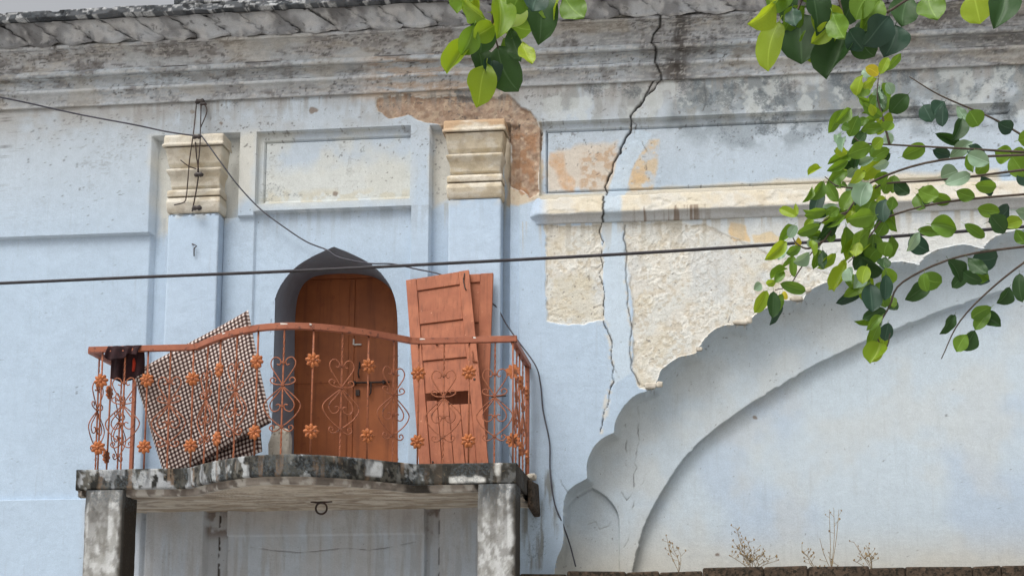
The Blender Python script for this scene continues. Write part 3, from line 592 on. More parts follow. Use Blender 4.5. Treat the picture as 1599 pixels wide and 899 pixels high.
# ------------------------------------------------------------------ pilasters with moulded capitals
def pilaster(px0, px1, side, ytop, yb, prof, cap_tint, seed):
    """prof rows: (y, half width scale, protrusion)"""
    ym = 520; xa, xb = X_(px0, ym, -.1), X_(px1, ym, -.1); cx = (xa+xb)/2; hw = (xb-xa)/2; ztop = Z_((px0+px1)/2, ytop, -.1)
    def ring(zz, hx, pf, nfront=40, nside=10):
        a = []
        for i in range(nside): a.append((cx-hx, -(-.06+(pf+.06)*i/nside)))
        for i in range(nfront): a.append((cx-hx+2*hx*i/nfront, -pf))
        for i in range(nside+1): a.append((cx+hx, -(pf-(pf+.06)*i/nside)))
        return [(q[0], q[1], zz) for q in a]
    def build(name, rows, parent, colf, amp):
        A = np.array([ring(*r) for r in rows]); nz_, nr, _ = A.shape
        nz1 = (fbm(A[..., 0]+A[..., 1]*2, A[..., 2], 9, 4, seed)-.5)*2*amp; A[..., 1] += nz1; A[..., 0] += (fbm(A[..., 1]+A[..., 0], A[..., 2], 6, 3, seed+1)-.5)*amp
        edge = np.zeros(nr); edge[10] = edge[50] = 1; A[:, :, 1] += edge*.006; 
        cl, mk = colf(A[..., 0], A[..., 2], A[..., 1]); return mesh(name, A.reshape(-1, 3), grid_faces(nz_, nr), M_PL, parent, cl.reshape(-1, 3), mk.reshape(-1, 3))
    def shaft_col(X, Z, Y):
        a = np.ones(X.shape+(3,))*L3(176, 194, 213); n = fbm(X, Z, 1.5, 4, seed); a = mixc(a, sstep(.4, .7, n)*.4, (184, 202, 220)); a = mixc(a, sstep(ztop-.10, ztop, Z)*sstep(.4, .6, fbm(X, Z, 9, 3, 2))*.5, (200, 198, 188))
        m = np.zeros_like(a); m[..., 2] = .2; return a, m
    zr = np.arange(FLOOR-.05, ztop, .02).tolist()+[ztop-.012, ztop]
    P0 = build('pilaster', [(q, hw-(.008 if q > ztop-.006 else 0), .10-(.01 if q > ztop-.006 else 0)) for q in zr], B, shaft_col, .003)
    rows = []; R = [(Z_((px0+px1)/2, y, -pf), hw*ws, pf) for y, ws, pf in prof]
    for (a0, a1, a2), (b0, b1, b2) in zip(R[:-1], R[1:]):
        kk = max(1, int(max(abs(b0-a0), abs(b2-a2))/.008)); rows += [(a0+(b0-a0)*i/kk, a1+(b1-a1)*i/kk, a2+(b2-a2)*i/kk) for i in range(kk)]
    rows.append(R[-1])
    def cap_col(X, Z, Y):
        a = np.ones(X.shape+(3,))*L3(*cap_tint); n = fbm(X, Z*2, 4, 4, seed+2); a = mixc(a, sstep(.4, .65, n)*.6, (190, 177, 152)); a = mixc(a, sstep(.48, .62, fbm(X, Z*2, 8, 4, seed))*.55, (214, 210, 200))
        a = mixc(a, sstep(.52, .7, fbm(X, Z, 14, 3, 3))*.35, (160, 146, 126)); zt_ = R[-1][0]
        if seed > 4: a = mixc(a, sstep(zt_-.20, zt_-.06, Z)*sstep(.3, .5, n), (186, 158, 128))
        m = np.zeros_like(a); m[..., 0] = .30*sstep(.5, .7, fbm(X, Z, 5, 3, 5)); m[..., 1] = .45; m[..., 2] = .45; return a, m
    c = build('capital', rows, P0, cap_col, .0035); c.parent = P0; c.matrix_parent_inverse = Matrix.Identity(4); return P0
capprof = lambda y: [(y(310), .95, .095), (y(308), 1.03, .11), (y(302), 1.05, .125), (y(292), 1.06, .14), (y(286), 1.04, .13), (y(284.5), 1.0, .075), (y(283), 1.05, .125), (y(276), 1.05, .13), (y(273.5), 1.04, .12), (y(272.5), .97, .055),
   (y(268), .97, .085), (y(260), .97, .09), (y(252), 1.0, .105), (y(247), 1.05, .13), (y(243), 1.08, .145), (y(240.5), 1.08, .145), (y(239.5), 1.02, .085), (y(232), 1.05, .12), (y(222), 1.08, .135), (y(212), 1.10, .155), (y(207), 1.12, .165), (y(205.5), 1.10, .12), (y(204.5), 1.20, .185), (y(201), 1.21, .19), (y(199), 1.17, .17), (y(190), 1.17, .17), (y(187), 1.15, .16)]
pilaster(698, 781, 10, 310.5, 760, capprof(lambda y: y), (202, 191, 170), 5)
pilaster(256, 336, 8, 333.5, 760, capprof(lambda y: 333+(y-310)*1.0), (206, 200, 186), 3)

# ------------------------------------------------------------------ door niche and its iron door
ND = .80
fr_pts = DOOR; 
back = [tuple(q) for q in crom([(459, 745), (459, 640), (460, 560), (461, 500), (464, 468), (472, 447), (486, 434), (505, 429), (532, 427)], 6)] + [tuple(q) for q in crom([(532, 427), (560, 428), (585, 433), (606, 447), (622, 470), (632, 505), (634, 560), (635, 640), (636, 745)], 6)][1:]
BK = WP(back, ND); nn = len(fr_pts); NV = 26; Vn = np.zeros((nn, NV, 3))
for i in range(nn):
    for j in range(NV):
        t_ = j/(NV-1); Vn[i, j] = ((fr_pts[i][0]*(1-t_)+BK[i][0]*t_), .06*(1-t_)+t_*ND, fr_pts[i][1]*(1-t_)+BK[i][1]*t_)
Vn[:, :, 0] += (fbm(Vn[..., 1]*2, Vn[..., 2], 3, 3, 2)-.5)*.008
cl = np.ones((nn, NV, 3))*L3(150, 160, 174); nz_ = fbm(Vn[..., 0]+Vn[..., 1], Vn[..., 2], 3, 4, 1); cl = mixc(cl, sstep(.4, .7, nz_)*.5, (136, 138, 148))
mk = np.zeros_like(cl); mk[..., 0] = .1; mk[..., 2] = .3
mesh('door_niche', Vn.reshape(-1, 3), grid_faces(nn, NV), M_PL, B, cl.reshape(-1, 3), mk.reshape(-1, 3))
zf = FLOOR
DX0, DX1 = X_(455, 600, ND)-.10, X_(636, 600, ND)+.06; DZT = Z_(540, 424, ND)+.12
v, f = box(DX0-.3, DX1+.3, -.0, ND+.3, zf-.12, zf); mesh('door_sill', v, f, M_MOSSST, B)
DR = thing('arched_doorway_door', ((DX0+DX1)/2, ND+.03, zf), 'rust orange double iron door bolted shut inside the pointed niche', 'door')
XM = X_(549, 560, ND+.03); zsplit = Z_(549, 601, ND+.03); ztl = Z_(540, 436, ND+.03)
for a, b_ in ((DX0+.03, XM-.004), (XM+.004, DX1-.03)):
    v, f = box(a, b_, ND+.02, ND+.06, zf+.01, ztl); lf = bevel(mesh('door_leaf', v, f, M_DOOR, DR), .003)
    for q0, q1 in ((zf+.02, zsplit-.003), (zsplit+.003, ztl-.02)):
        v, f = box(a+.028, b_-.028, ND+.014, ND+.0205, q0+.02, q1-.008); s_ = bevel(mesh('sheet', v, f, M_DOOR, lf), .002); s_.parent = lf; s_.matrix_parent_inverse = Matrix.Identity(4)
v, f = box(XM-.022, XM+.03, ND+.004, ND+.0195, zf+.02, ztl-.01); bevel(mesh('cover_strip', v, f, M_DOOR, DR), .004)
v, f = merge([box(DX0, DX1, ND+.01, ND+.09, ztl+.003, DZT), box(DX0-.04, DX0+.027, ND+.012, ND+.09, zf, ztl), box(DX1-.027, DX1+.04, ND+.012, ND+.09, zf, ztl)]); mesh('door_frame', v, f, M_DOOR, DR)
Yb = ND-.012
bz = Z_(570, 597, Yb); b0, b1 = X_(549, 597, Yb), X_(608, 597, Yb)
v, f = tube([(b0, Yb, bz), (b1, Yb, bz)], .011, 8); mesh('bolt_rod', v, f, M_DARKMETAL, DR, smooth=True)
for q in (.08, .45, .85):
    v, f = box(b0+(b1-b0)*q-.012, b0+(b1-b0)*q+.012, Yb-.016, Yb+.018, bz-.018, bz+.018); bevel(mesh('bolt_staple', v, f, M_DARKMETAL, DR), .003)
hx, hz = X_(577, 606, Yb), Z_(577, 606, Yb); w = .018
v, f = merge([tube([(hx-w, Yb-.012, bz), (hx-w, Yb-.014, bz-.11), (hx, Yb-.014, bz-.135), (hx+w, Yb-.014, bz-.11), (hx+w, Yb-.012, bz)], .008, 6)]); mesh('hasp', v, f, M_DARKMETAL, DR, smooth=True)
v, f = tube([(X_(562, 575, Yb), Yb, Z_(562, 575, Yb)), (X_(563, 566, Yb), Yb-.03, Z_(563, 566, Yb)), (X_(560, 584, Yb), Yb-.02, Z_(560, 584, Yb)), (X_(561, 590, Yb), Yb, Z_(561, 590, Yb))], .008, 6); mesh('pull_handle', v, f, M_DARKMETAL, DR, smooth=True)
v, f = merge([box(X_(551, 530, Yb), X_(553, 530, Yb), Yb, ND+.02, Z_(552, 538, Yb), Z_(552, 529, Yb)), box(X_(553, 537, Yb), X_(564, 537, Yb), Yb+.002, ND+.02, Z_(552, 538.5, Yb), Z_(552, 536.5, Yb))]); mesh('chalk_mark', v, f, M_WHITE, DR)
v, f = box(X_(555, 612, Yb), X_(561, 612, Yb), Yb+.004, ND+.02, Z_(558, 617, Yb), Z_(558, 608, Yb)); mesh('keyhole_plate', v, f, M_DARKMETAL, DR)

# ------------------------------------------------------------------ balcony
D1, BUL = 1.12, .62
kl, kr = X_(301, 535, -D1), X_(650, 530, -D1); xl, xr = X_(128, 535, -D1), X_(806, 640, -D1)
ZS = Z_(727, 723, -D1)                                     # top of the slab edge
def plan(step=.012):
    a = []
    for q in np.arange(xl, kl, step): a.append((q, -D1))
    for q in np.arange(0, 1, step/(kr-kl)*.75): a.append((kl+(kr-kl)*q, -D1-BUL*math.sin(math.pi*q)**.95))
    for q in np.arange(kr, xr, step): a.append((q, -D1))
    a.append((xr, -D1)); return np.array(a)
PLN = plan()
def offset(pl, d):
    t_ = np.gradient(pl, axis=0); t_ /= np.linalg.norm(t_, axis=1)[:, None]; nrm = np.stack([t_[:, 1], -t_[:, 0]], 1)   # outward (towards viewer)
    return pl+nrm*d
side = np.array([(xr, q) for q in np.arange(-D1, -.02, .012)]+[(xr, -.02)]); sidel = np.array([(xl, q) for q in np.arange(-.02, -D1, -.012)])
full = np.concatenate([sidel, PLN, side[1:]]); fo = lambda d: full+np.concatenate([np.tile([-d, 0], (len(sidel), 1)), offset(PLN, d)-PLN, np.tile([d, 0], (len(side)-1, 1))])
BA = thing('balcony', ((xl+xr)/2, 0, ZS-.27), 'mossy grey concrete balcony slab with bowed front under the railing', 'balcony')
def swept(name, prof, colf, mskf, parent, amp=.006, seed=0):
    pf = []
    for (a, b_), (c, d_) in zip(prof[:-1], prof[1:]):
        kk = max(1, int(math.hypot(c-a, d_-b_)/.012)); pf += [(a+(c-a)*i/kk, b_+(d_-b_)*i/kk) for i in range(kk)]
    pf.append(prof[-1]); L = np.concatenate([[0], np.cumsum(np.linalg.norm(np.diff(full, axis=0), axis=1))]); rows = []
    for d_, zz in pf: rows.append(np.concatenate([fo(d_), np.full((len(full), 1), zz)], 1))
    A = np.array(rows).transpose(1, 0, 2); U = np.repeat(L[:, None], len(pf), 1); Sx = np.repeat(np.linspace(0, 1, len(pf))[None], len(full), 0)
    nz = (fbm(U, A[..., 2]*1.5+Sx, 14, 4, seed)-.5)*2*amp; A[..., 1] += nz; A[..., 2] += (fbm(U, Sx, 6, 4, seed+1)-.5)*amp
    c = colf(U, Sx, A); m = mskf(U, Sx, A); return mesh(name, A.reshape(-1, 3), grid_faces(A.shape[0], A.shape[1]), M_PL, parent, c.reshape(-1, 3), m.reshape(-1, 3))
def fas_col(U, s, A):
    zz = A[..., 2]; a = np.ones(U.shape+(3,))*L3(66, 66, 62); n = fbm(U, zz, 9, 5, 1); a = mixc(a, sstep(.34, .54, n), (34, 34, 32)); a = mixc(a, sstep(.52, .62, fbm(U, zz, 24, 4, 2))*.6, (100, 98, 91))
    a = mixc(a, sstep(.63, .67, fbm(U*1.1, zz*.75, 6.5, 4, 4)+(fbm(U, zz, 30, 3, 1)-.5)*.2)*.9, (172, 176, 178)); a = mixc(a, sstep(.60, .68, fbm(U*2.5, zz*.35, 7, 4, 6))*.7, (124, 104, 86))
    lft = sstep(X_(420, 730, -D1), X_(300, 730, -D1), A[..., 0]); a = mixc(a, lft*sstep(.55, .61, fbm(U*1.6, zz*.6, 7, 4, 3)+(fbm(U, zz, 30, 3, 1)-.5)*.2)*.85, (166, 170, 174))
    rgt = sstep(X_(585, 720, -D1), X_(680, 720, -D1), A[..., 0]); a = mixc(a, rgt*sstep(.36, .52, fbm(U, zz, 9, 4, 7))*.8, (50, 49, 45))
    wb = soft_box(A[..., 0], zz+(fbm(U, zz, 18, 3, 2)-.5)*.05, X_(702, 745, -D1), X_(757, 745, -D1), Z_(730, 751, -D1), Z_(730, 744, -D1)); a = mixc(a, wb, (200, 200, 196))
    wb = soft_box(A[..., 0]+(fbm(U, zz, 18, 3, 2)-.5)*.03, zz, X_(773, 740, -D1), X_(780, 740, -D1), ZS-.11, ZS); a = mixc(a, wb, (190, 190, 186))
    wb = soft_box(A[..., 0]+(fbm(U, zz, 18, 3, 2)-.5)*.03, zz, X_(577, 735, -D1-.2), X_(597, 735, -D1-.2), ZS-.14, ZS-.02); a = mixc(a, wb, (186, 190, 192))
    run = fbm(U+(fbm(U, zz, 12, 3, 1)-.5)*.06, zz*.22, 15, 4, 5); a = mixc(a, sstep(.52, .66, run)*sstep(ZS-.19, ZS-.02, zz+(run-.5)*.25)*.6, (40, 39, 36)); a = mixc(a, sstep(.34, .28, run)*.3, (150, 150, 146))
    a = mixc(a, (A[..., 0] > xr-.02)*(A[..., 1] > -D1+.02)*.75, (60, 52, 44)); return a
def soft_box(X, Z, x0, x1, z0, z1):
    return sstep(x0-.012, x0+.006, X)*sstep(x1+.012, x1-.006, X)*sstep(z0-.012, z0+.006, Z)*sstep(z1+.012, z1-.006, Z)
def fas_msk(U, s, A): m = np.zeros(U.shape+(3,)); m[..., 0] = .5+.3*sstep(.4, .6, fbm(U, A[..., 2], 5, 3, 3)); m[..., 1] = .5; m[..., 2] = .8; return m
swept('slab_edge', [(-.16, ZS-.012), (-.15, ZS), (-.01, ZS+.003), (0, ZS-.006), (.0, ZS-.165), (-.006, ZS-.18), (-.03, ZS-.182)], fas_col, fas_msk, BA, .007, 2)
def low_col(U, s, A):
    a = np.ones(U.shape+(3,))*L3(150, 142, 134); n = fbm(U, A[..., 2], 7, 4, 2); a = mixc(a, sstep(.42, .62, n), (112, 104, 98)); a = mixc(a, sstep(.55, .64, fbm(U, A[..., 2], 11, 3, 5)), (182, 178, 172))
    a = mixc(a, (s > .8)*.5, (190, 186, 180)); rgt = sstep(X_(610, 740, -D1), X_(650, 740, -D1), A[..., 0]); a = mixc(a, rgt*sstep(.35, .55, n), (62, 58, 54)); return a
def low_msk(U, s, A): m = np.zeros(U.shape+(3,)); m[..., 0] = .45; m[..., 1] = .3; m[..., 2] = .7; return m
swept('lower_fillet', [(-.03, ZS-.182), (-.05, ZS-.186), (-.052, ZS-.215), (-.06, ZS-.236), (-.10, ZS-.240)], low_col, low_msk, BA, .0035, 5)
# soffit and floor
inn = fo(-.09); NS = 60
A = np.zeros((len(inn), NS, 3))
for j in range(NS):
    t_ = j/(NS-1); A[:, j, 0] = inn[:, 0]; A[:, j, 1] = inn[:, 1]*(1-t_)+.04*t_; A[:, j, 2] = ZS-.236-.012*t_
A[..., 2] += (fbm(A[..., 0], A[..., 1]*2, 3, 4, 3)-.5)*.03
sc = np.ones(A.shape)*L3(188, 178, 164); gr = fbm(A[..., 0]*1.0, A[..., 1]*4, 3, 5, 2); sc = mixc(sc, sstep(.42, .62, gr)*.8, (150, 136, 120)); sc = mixc(sc, sstep(.55, .66, fbm(A[..., 0]*1.6, A[..., 1]*6, 4, 5, 5))*.6, (124, 112, 102)); sc = mixc(sc, sstep(.6, .7, fbm(A[..., 0], A[..., 1]*4, 4, 3, 1))*.6, (208, 202, 192))
mm = np.zeros_like(sc); mm[..., 0] = .25; mm[..., 1] = .25; mm[..., 2] = .6
mesh('soffit', A.reshape(-1, 3), grid_faces(len(inn), NS)[:, ::-1], M_PL, BA, sc.reshape(-1, 3), mm.reshape(-1, 3))
inn = fo(-.15)[::4]; A = np.zeros((len(inn), 2, 3)); A[:, 0, :2] = inn; A[:, 1, 0] = inn[:, 0]; A[:, 1, 1] = .02; A[..., 2] = ZS-.013; fl = np.ones(A.shape)*L3(150, 146, 140)
mesh('balcony_floor', A.reshape(-1, 3), grid_faces(len(inn), 2), M_PL, BA, fl.reshape(-1, 3), fl.reshape(-1, 3)*0)
# stub beam of the slab by the wall, and the ceiling ring
bx0, bx1 = xr+.004, xr+.055
v, f = hexa([Vector(q) for q in ((bx0, -.42, ZS-.30), (bx1, -.40, ZS-.29), (bx1+.02, .02, ZS-.34), (bx0, .02, ZS-.34), (bx0, -.40, ZS-.03), (bx1-.02, -.38, ZS-.05), (bx1, .02, ZS-.02), (bx0, .02, ZS-.02))])
bevel(mesh('stub_beam', v, f, M_MOSSST, BA), .03, 3)
hp = at(502, 781, -.62); hp.z = ZS-.252
v, f = tube([hp+Vector((.052*math.cos(a), 0, -.058+.052*math.sin(a))) for a in np.linspace(0, 2*math.pi, 25)], .009, 6, False)
HK = thing('ceiling_ring', hp, 'black iron ring hanging from the balcony soffit', 'ring'); mesh('ring', v, f, M_DARKMETAL, HK, smooth=True)
v, f = tube([hp+Vector((-.10, 0, .004)), hp+Vector((-.03, -.004, -.006)), hp+Vector((.10, 0, .004))], .008, 6); mesh('hook_bar', v, f, M_DARKMETAL, HK, smooth=True)

# corner posts under the slab
def post(pxa, pxb, label, flip):
    x0, x1 = X_(pxa, 830, -D1), X_(pxb, 830, -D1); nzp = 170; zz = np.concatenate([[0], np.linspace(.8, ZS-.185, nzp-1)]); per = []
    nf = 26
    for i in range(nf): per.append((x0+(x1-x0)*i/nf, -D1-.004))
    for i in range(nf): per.append((x1, -D1-.004+.30*i/nf))
    for i in range(nf): per.append((x1-(x1-x0)*i/nf, -D1+.296))
    for i in range(nf): per.append((x0, -D1+.296-.30*i/nf))
    per = np.array(per); A = np.zeros((len(zz), len(per), 3)); A[..., :2] = per[None]; A[..., 2] = zz[:, None]
    A[..., 0] -= .012*(A[..., 2]-ZS)*0; nz = (fbm(A[..., 0]*2+A[..., 1], A[..., 2], 7, 4, 3)-.5)*.012; A[..., 1] += nz; A[..., 0] += (fbm(A[..., 1]*2, A[..., 2], 7, 4, 5)-.5)*.010
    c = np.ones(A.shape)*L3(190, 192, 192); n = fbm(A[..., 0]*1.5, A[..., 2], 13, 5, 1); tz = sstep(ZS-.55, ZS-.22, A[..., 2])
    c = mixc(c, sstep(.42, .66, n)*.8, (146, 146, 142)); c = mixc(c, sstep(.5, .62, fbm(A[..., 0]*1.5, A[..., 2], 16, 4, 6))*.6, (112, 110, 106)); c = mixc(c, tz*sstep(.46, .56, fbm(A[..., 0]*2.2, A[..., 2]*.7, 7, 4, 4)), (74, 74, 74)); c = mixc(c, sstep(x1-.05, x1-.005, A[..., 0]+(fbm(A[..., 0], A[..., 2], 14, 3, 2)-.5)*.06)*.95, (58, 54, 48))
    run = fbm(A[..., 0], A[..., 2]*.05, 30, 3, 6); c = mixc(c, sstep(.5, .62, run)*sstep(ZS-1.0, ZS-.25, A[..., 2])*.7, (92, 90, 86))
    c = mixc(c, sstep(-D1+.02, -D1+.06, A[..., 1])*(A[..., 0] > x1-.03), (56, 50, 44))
    m = np.zeros(A.shape); m[..., 0] = .35+.5*tz; m[..., 1] = .3; m[..., 2] = .7
    P0 = thing('concrete_post', ((x0+x1)/2, -D1+.15, 0), label, 'post', 'posts under the balcony corners')
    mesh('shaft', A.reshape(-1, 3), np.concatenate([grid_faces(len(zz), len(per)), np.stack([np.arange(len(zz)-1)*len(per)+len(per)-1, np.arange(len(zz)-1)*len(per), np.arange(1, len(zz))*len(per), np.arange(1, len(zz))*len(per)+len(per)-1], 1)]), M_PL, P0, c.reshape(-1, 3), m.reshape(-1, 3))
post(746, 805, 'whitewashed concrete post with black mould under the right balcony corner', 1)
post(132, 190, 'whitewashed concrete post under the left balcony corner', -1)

# ------------------------------------------------------------------ railing
RO = -.055; rail_plan = offset(PLN, RO); rail_plan[0] = (xl-RO, -D1-RO); rail_plan[-1] = (xr+RO, -D1-RO)
ZR = Z_(727, 531, -D1-RO)                                   # centre of the top rail
RA = thing('balcony_railing', ((xl+xr)/2, -D1, ZS), 'rust brown wrought iron railing with flowers and scrolls along the balcony', 'railing')
def rect_sweep(path, w, h):
    P = np.array(path); t_ = np.gradient(P, axis=0); t_ /= np.linalg.norm(t_, axis=1)[:, None]; nrm = np.stack([t_[:, 1], -t_[:, 0]], 1); rows = []
    for (d, e) in ((w/2, -h/2), (w/2, h/2), (-w/2, h/2), (-w/2, -h/2)): rows.append(np.concatenate([P+nrm*d, np.full((len(P), 1), ZR+e)], 1))
    A = np.array(rows).transpose(1, 0, 2); m_ = len(P); V_ = A.reshape(-1, 3); F_ = []
    for i in range(m_-1):
        for k in range(4): F_.append((i*4+k, i*4+(k+1) % 4, (i+1)*4+(k+1) % 4, (i+1)*4+k))
    F_ += [(3, 2, 1, 0), tuple((m_-1)*4+k for k in range(4))]; return V_, F_
v, f = rect_sweep(np.concatenate([rail_plan[:-1:4], rail_plan[-1:]]), .05, .052); bevel(mesh('top_rail', v, f, M_RAIL, RA), .004)
xsr, xsl = xr+RO, xl-RO
v, f = rect_sweep(np.array([(xsr+.012, -D1-RO+.027), (xsr+.012, -.6), (xsr+.012, -.02)]), .05, .052); bevel(mesh('top_rail', v, f, M_RAIL, RA), .004)
v, f = rect_sweep(np.array([(xsl-.012, -.02), (xsl-.012, -.6), (xsl-.012, -D1-RO+.027)]), .05, .052); bevel(mesh('top_rail', v, f, M_RAIL, RA), .004)
for q in (xsr+.012, xsl-.012):
    v, f = box(q-.018, q+.018, -.10, -.064, ZS-.01, ZR-.027); bevel(mesh('end_post', v, f, M_RAIL, RA), .004)
HB = ZR-.024-ZS; SCU = .001185
def zloc(zv): return .245+(630-zv)*SCU
strokes = [[(0, 330), (40, 270), (82, 205), (90, 165), (68, 132), (36, 136), (18, 162), (28, 186), (46, 180)],
           [(0, 330), (50, 327), (86, 310), (90, 290), (70, 277), (50, 290), (56, 309)],
           [(0, 345), (40, 400), (80, 450), (88, 490), (64, 521), (30, 515), (14, 490), (25, 471), (46, 478)],
           [(4, 342), (72, 400), (125, 456), (131, 500), (92, 560), (32, 612), (0, 630)],
           [(0, 632), (25, 655), (60, 666), (86, 646), (76, 624), (55, 630), (58, 648)]]
pr_s = []
for st_ in strokes:
    for sg in (-1, 1): pr_s.append(tube([(sg*q[0]*SCU, -.003, zloc(q[1])) for q in crom(st_, 5)], .0056, 5))
SC_V, SC_F = merge(pr_s)
def me_of(name, V_, F_, mat, smooth=False):
    o_ = mesh(name, V_, F_, mat, None, smooth=smooth); me_ = o_.data; bpy.data.objects.remove(o_); return me_
ME_SCROLL = me_of('scroll', SC_V, SC_F, M_IRON, True)
def twisted(h):
    V_ = []; F_ = []; nz_ = 60
    for i in range(nz_+1):
        zz = h*i/nz_; tw = 0 if (i < 4 or i > nz_-4 or 12 < i < 46) else i*.55
        for k in range(4):
            a = math.pi/4+k*math.pi/2+tw; V_.append((.0085*math.cos(a), .0085*math.sin(a), zz))
    for i in range(nz_):
        for k in range(4): F_.append((i*4+k, i*4+(k+1) % 4, (i+1)*4+(k+1) % 4, (i+1)*4+k))
    return V_, F_
ME_TW = me_of('baluster', *twisted(HB), M_IRON); v, f = tube([(0, 0, 0), (0, 0, HB)], .0085, 6); ME_BAR = me_of('baluster', v, f, M_IRON, True)
def flower():
    parts = []
    for k in range(8):
        a = k*math.pi/4+.2; ca, sa = math.cos(a), math.sin(a); V_ = []; F_ = []; nu, nv = 6, 5
        for i in range(nu):
            t_ = i/(nu-1); r_ = .010+.050*t_; w_ = .0175*math.sin(math.pi*(.12+.80*t_))**.8
            for j in range(nv):
                s_ = -1+2*j/(nv-1); q = (r_*ca-s_*w_*sa, r_*sa+s_*w_*ca); V_.append((q[0], -.010-.010*math.sin(math.pi*t_)*(1-s_*s_)+.004*abs(s_), q[1]))
        nb = len(V_); V_ += [(q[0], .006, q[2]) for q in V_]
        for i in range(nu-1):
            for j in range(nv-1): F_.append((i*nv+j, (i+1)*nv+j, (i+1)*nv+j+1, i*nv+j+1)); F_.append((nb+i*nv+j, nb+i*nv+j+1, nb+(i+1)*nv+j+1, nb+(i+1)*nv+j))
        bd = [j for j in range(nv)]+[i*nv+nv-1 for i in range(1, nu)]+[(nu-1)*nv+j for j in range(nv-2, -1, -1)]+[i*nv for i in range(nu-2, 0, -1)]
        for a_, b2 in zip(bd, bd[1:]+bd[:1]): F_.append((a_, b2, nb+b2, nb+a_))
        parts.append((V_, F_))
    V_ = []; F_ = []
    for i in range(4):
        r_, y_ = ((.015, .004), (.016, -.012), (.011, -.021), (.002, -.024))[i]
        for k in range(10): V_.append((r_*math.cos(k*math.pi/5), y_, r_*math.sin(k*math.pi/5)))
    for i in range(3):
        for k in range(10): F_.append((i*10+k, i*10+(k+1) % 10, (i+1)*10+(k+1) % 10, (i+1)*10+k))
    F_.append(tuple(30+k for k in range(10))); parts.append((V_, F_)); return merge(parts)
ME_FL = me_of('flower', *flower(), M_FLOW)
v, f = box(-.014, .014, -.013, .013, -.009, .009); ME_COL = me_of('collar', v, f, M_IRON)
def child(name, me_, parent, loc):
    o_ = link(bpy.data.objects.new(name, me_)); o_.parent = parent; o_.location = loc; return o_
def baluster(px_, py_, ang, kind):
    b_ = link(bpy.data.objects.new('baluster', ME_TW if kind == 's' else ME_BAR)); setparent(b_, RA)
    b_.location = (px_, py_, ZS+.002); b_.rotation_euler = (random.uniform(-.006, .006), random.uniform(-.008, .008), ang)
    if kind == 's':
        child('scroll', ME_SCROLL, b_, (0, 0, 0))
        for q in (168, 331, 482, 630): child('collar', ME_COL, b_, (0, 0, zloc(q)))
    else:
        for q in (.205, .815): fl_ = child('flower', ME_FL, b_, (0, -.008, q)); fl_.rotation_euler = (0, random.uniform(0, .7), 0); fl_.scale = (1.1, 1.1, 1.1)
L = np.concatenate([[0], np.cumsum(np.linalg.norm(np.diff(rail_plan, axis=0), axis=1))])
def at_len(s):
    i = min(max(int(np.searchsorted(L, s)), 1), len(L)-1); a, b_ = rail_plan[i-1], rail_plan[i]; t_ = (s-L[i-1])/(L[i]-L[i-1]+1e-9); d = b_-a; return a+(b_-a)*t_, math.atan2(d[1], d[0])
ikl = int(np.argmin(np.abs(rail_plan[:, 0]-kl))); ikr = int(np.argmin(np.abs(rail_plan[:, 0]-kr))); Lk0, Lk1, Lend = L[ikl], L[ikr], L[-1]
sl_ = [(Lk1+(Lend-Lk1-.02)*i/4, 'fsfsf'[i]) for i in range(5)] + [(Lk0+(Lk1-Lk0)*i/10, 'fs'[i % 2]) for i in range(10)] + [(Lk0-.215*i, 'fs'[i % 2]) for i in range(1, 5) if Lk0-.215*i > .02]
for s_, kd in sl_:
    q, a = at_len(s_); baluster(q[0], q[1], a if abs(s_-Lk0) > .02 and abs(s_-Lk1) > .02 else 0, kd)
for i, kd in enumerate('sfsf'):
    yy = -D1-RO+(.225*(i+1)); baluster(xsr+.012, yy, math.pi/2, kd)
    if i < 3: baluster(xsl-.012, yy, -math.pi/2, kd)
# flecks of white paint on the rail
for pxc, w in ((440, .09), (352, .05), (655, .06), (484, .02), (740, .02)):
    i = int(np.argmin([abs((at(pxc, 510, q[1]).x)-q[0]) for q in rail_plan])); q = rail_plan[i]; i2 = min(i+max(2, int(w/.012)), len(rail_plan)-1); q2 = rail_plan[i2]
    a = offset(rail_plan, .0262); v, f = hexa([Vector((*a[i], ZR+.008)), Vector((*a[i2], ZR+.010)), Vector((*a[i2]*np.array([1, 1]), ZR+.010))+Vector((0, .004, 0)), Vector((*a[i], ZR+.008))+Vector((0, .004, 0)), Vector((*a[i], ZR+.024)), Vector((*a[i2], ZR+.017)), Vector((*a[i2], ZR+.017))+Vector((0, .004, 0)), Vector((*a[i], ZR+.024))+Vector((0, .004, 0))])
    mesh('paint_fleck', v, f, M_WHITE, RA)

# ------------------------------------------------------------------ loose door leaves leaning on the pilaster
class Leaf:
    def __init__(s, TL, TR, BL, BR, thick):
        s.c = [Vector(q) for q in (BL, BR, TR, TL)]; s.n = (s.c[1]-s.c[0]).cross(s.c[3]-s.c[0]).normalized(); s.n = s.n if s.n.y < 0 else -s.n; s.t = thick
    def P(s, u, w, d):
        b_, a, c, e = s.c[0], s.c[1], s.c[2], s.c[3]; return (b_*(1-u)+a*u)*(1-w)+(e*(1-u)+c*u)*w+s.n*d
    def board(s, name, u0, u1, w0, w1, d0, d1, parent, mat=M_WOOD, bv=.004, slant=0.):
        c = [s.P(u0, w0, d1), s.P(u1, w0+slant, d1), s.P(u1, w0+slant, d0), s.P(u0, w0, d0), s.P(u0, w1, d1), s.P(u1, w1+slant, d1), s.P(u1, w1+slant, d0), s.P(u0, w1, d0)]
        v_, f_ = hexa(c); return bevel(mesh(name, v_, f_, mat, parent), bv)
Yt, Ybm = -.20, -.56
l1 = Leaf(at(635, 440, Yt), at(733, 424, Yt), at(657, 749, Ybm), at(766, 749, Ybm), .035)
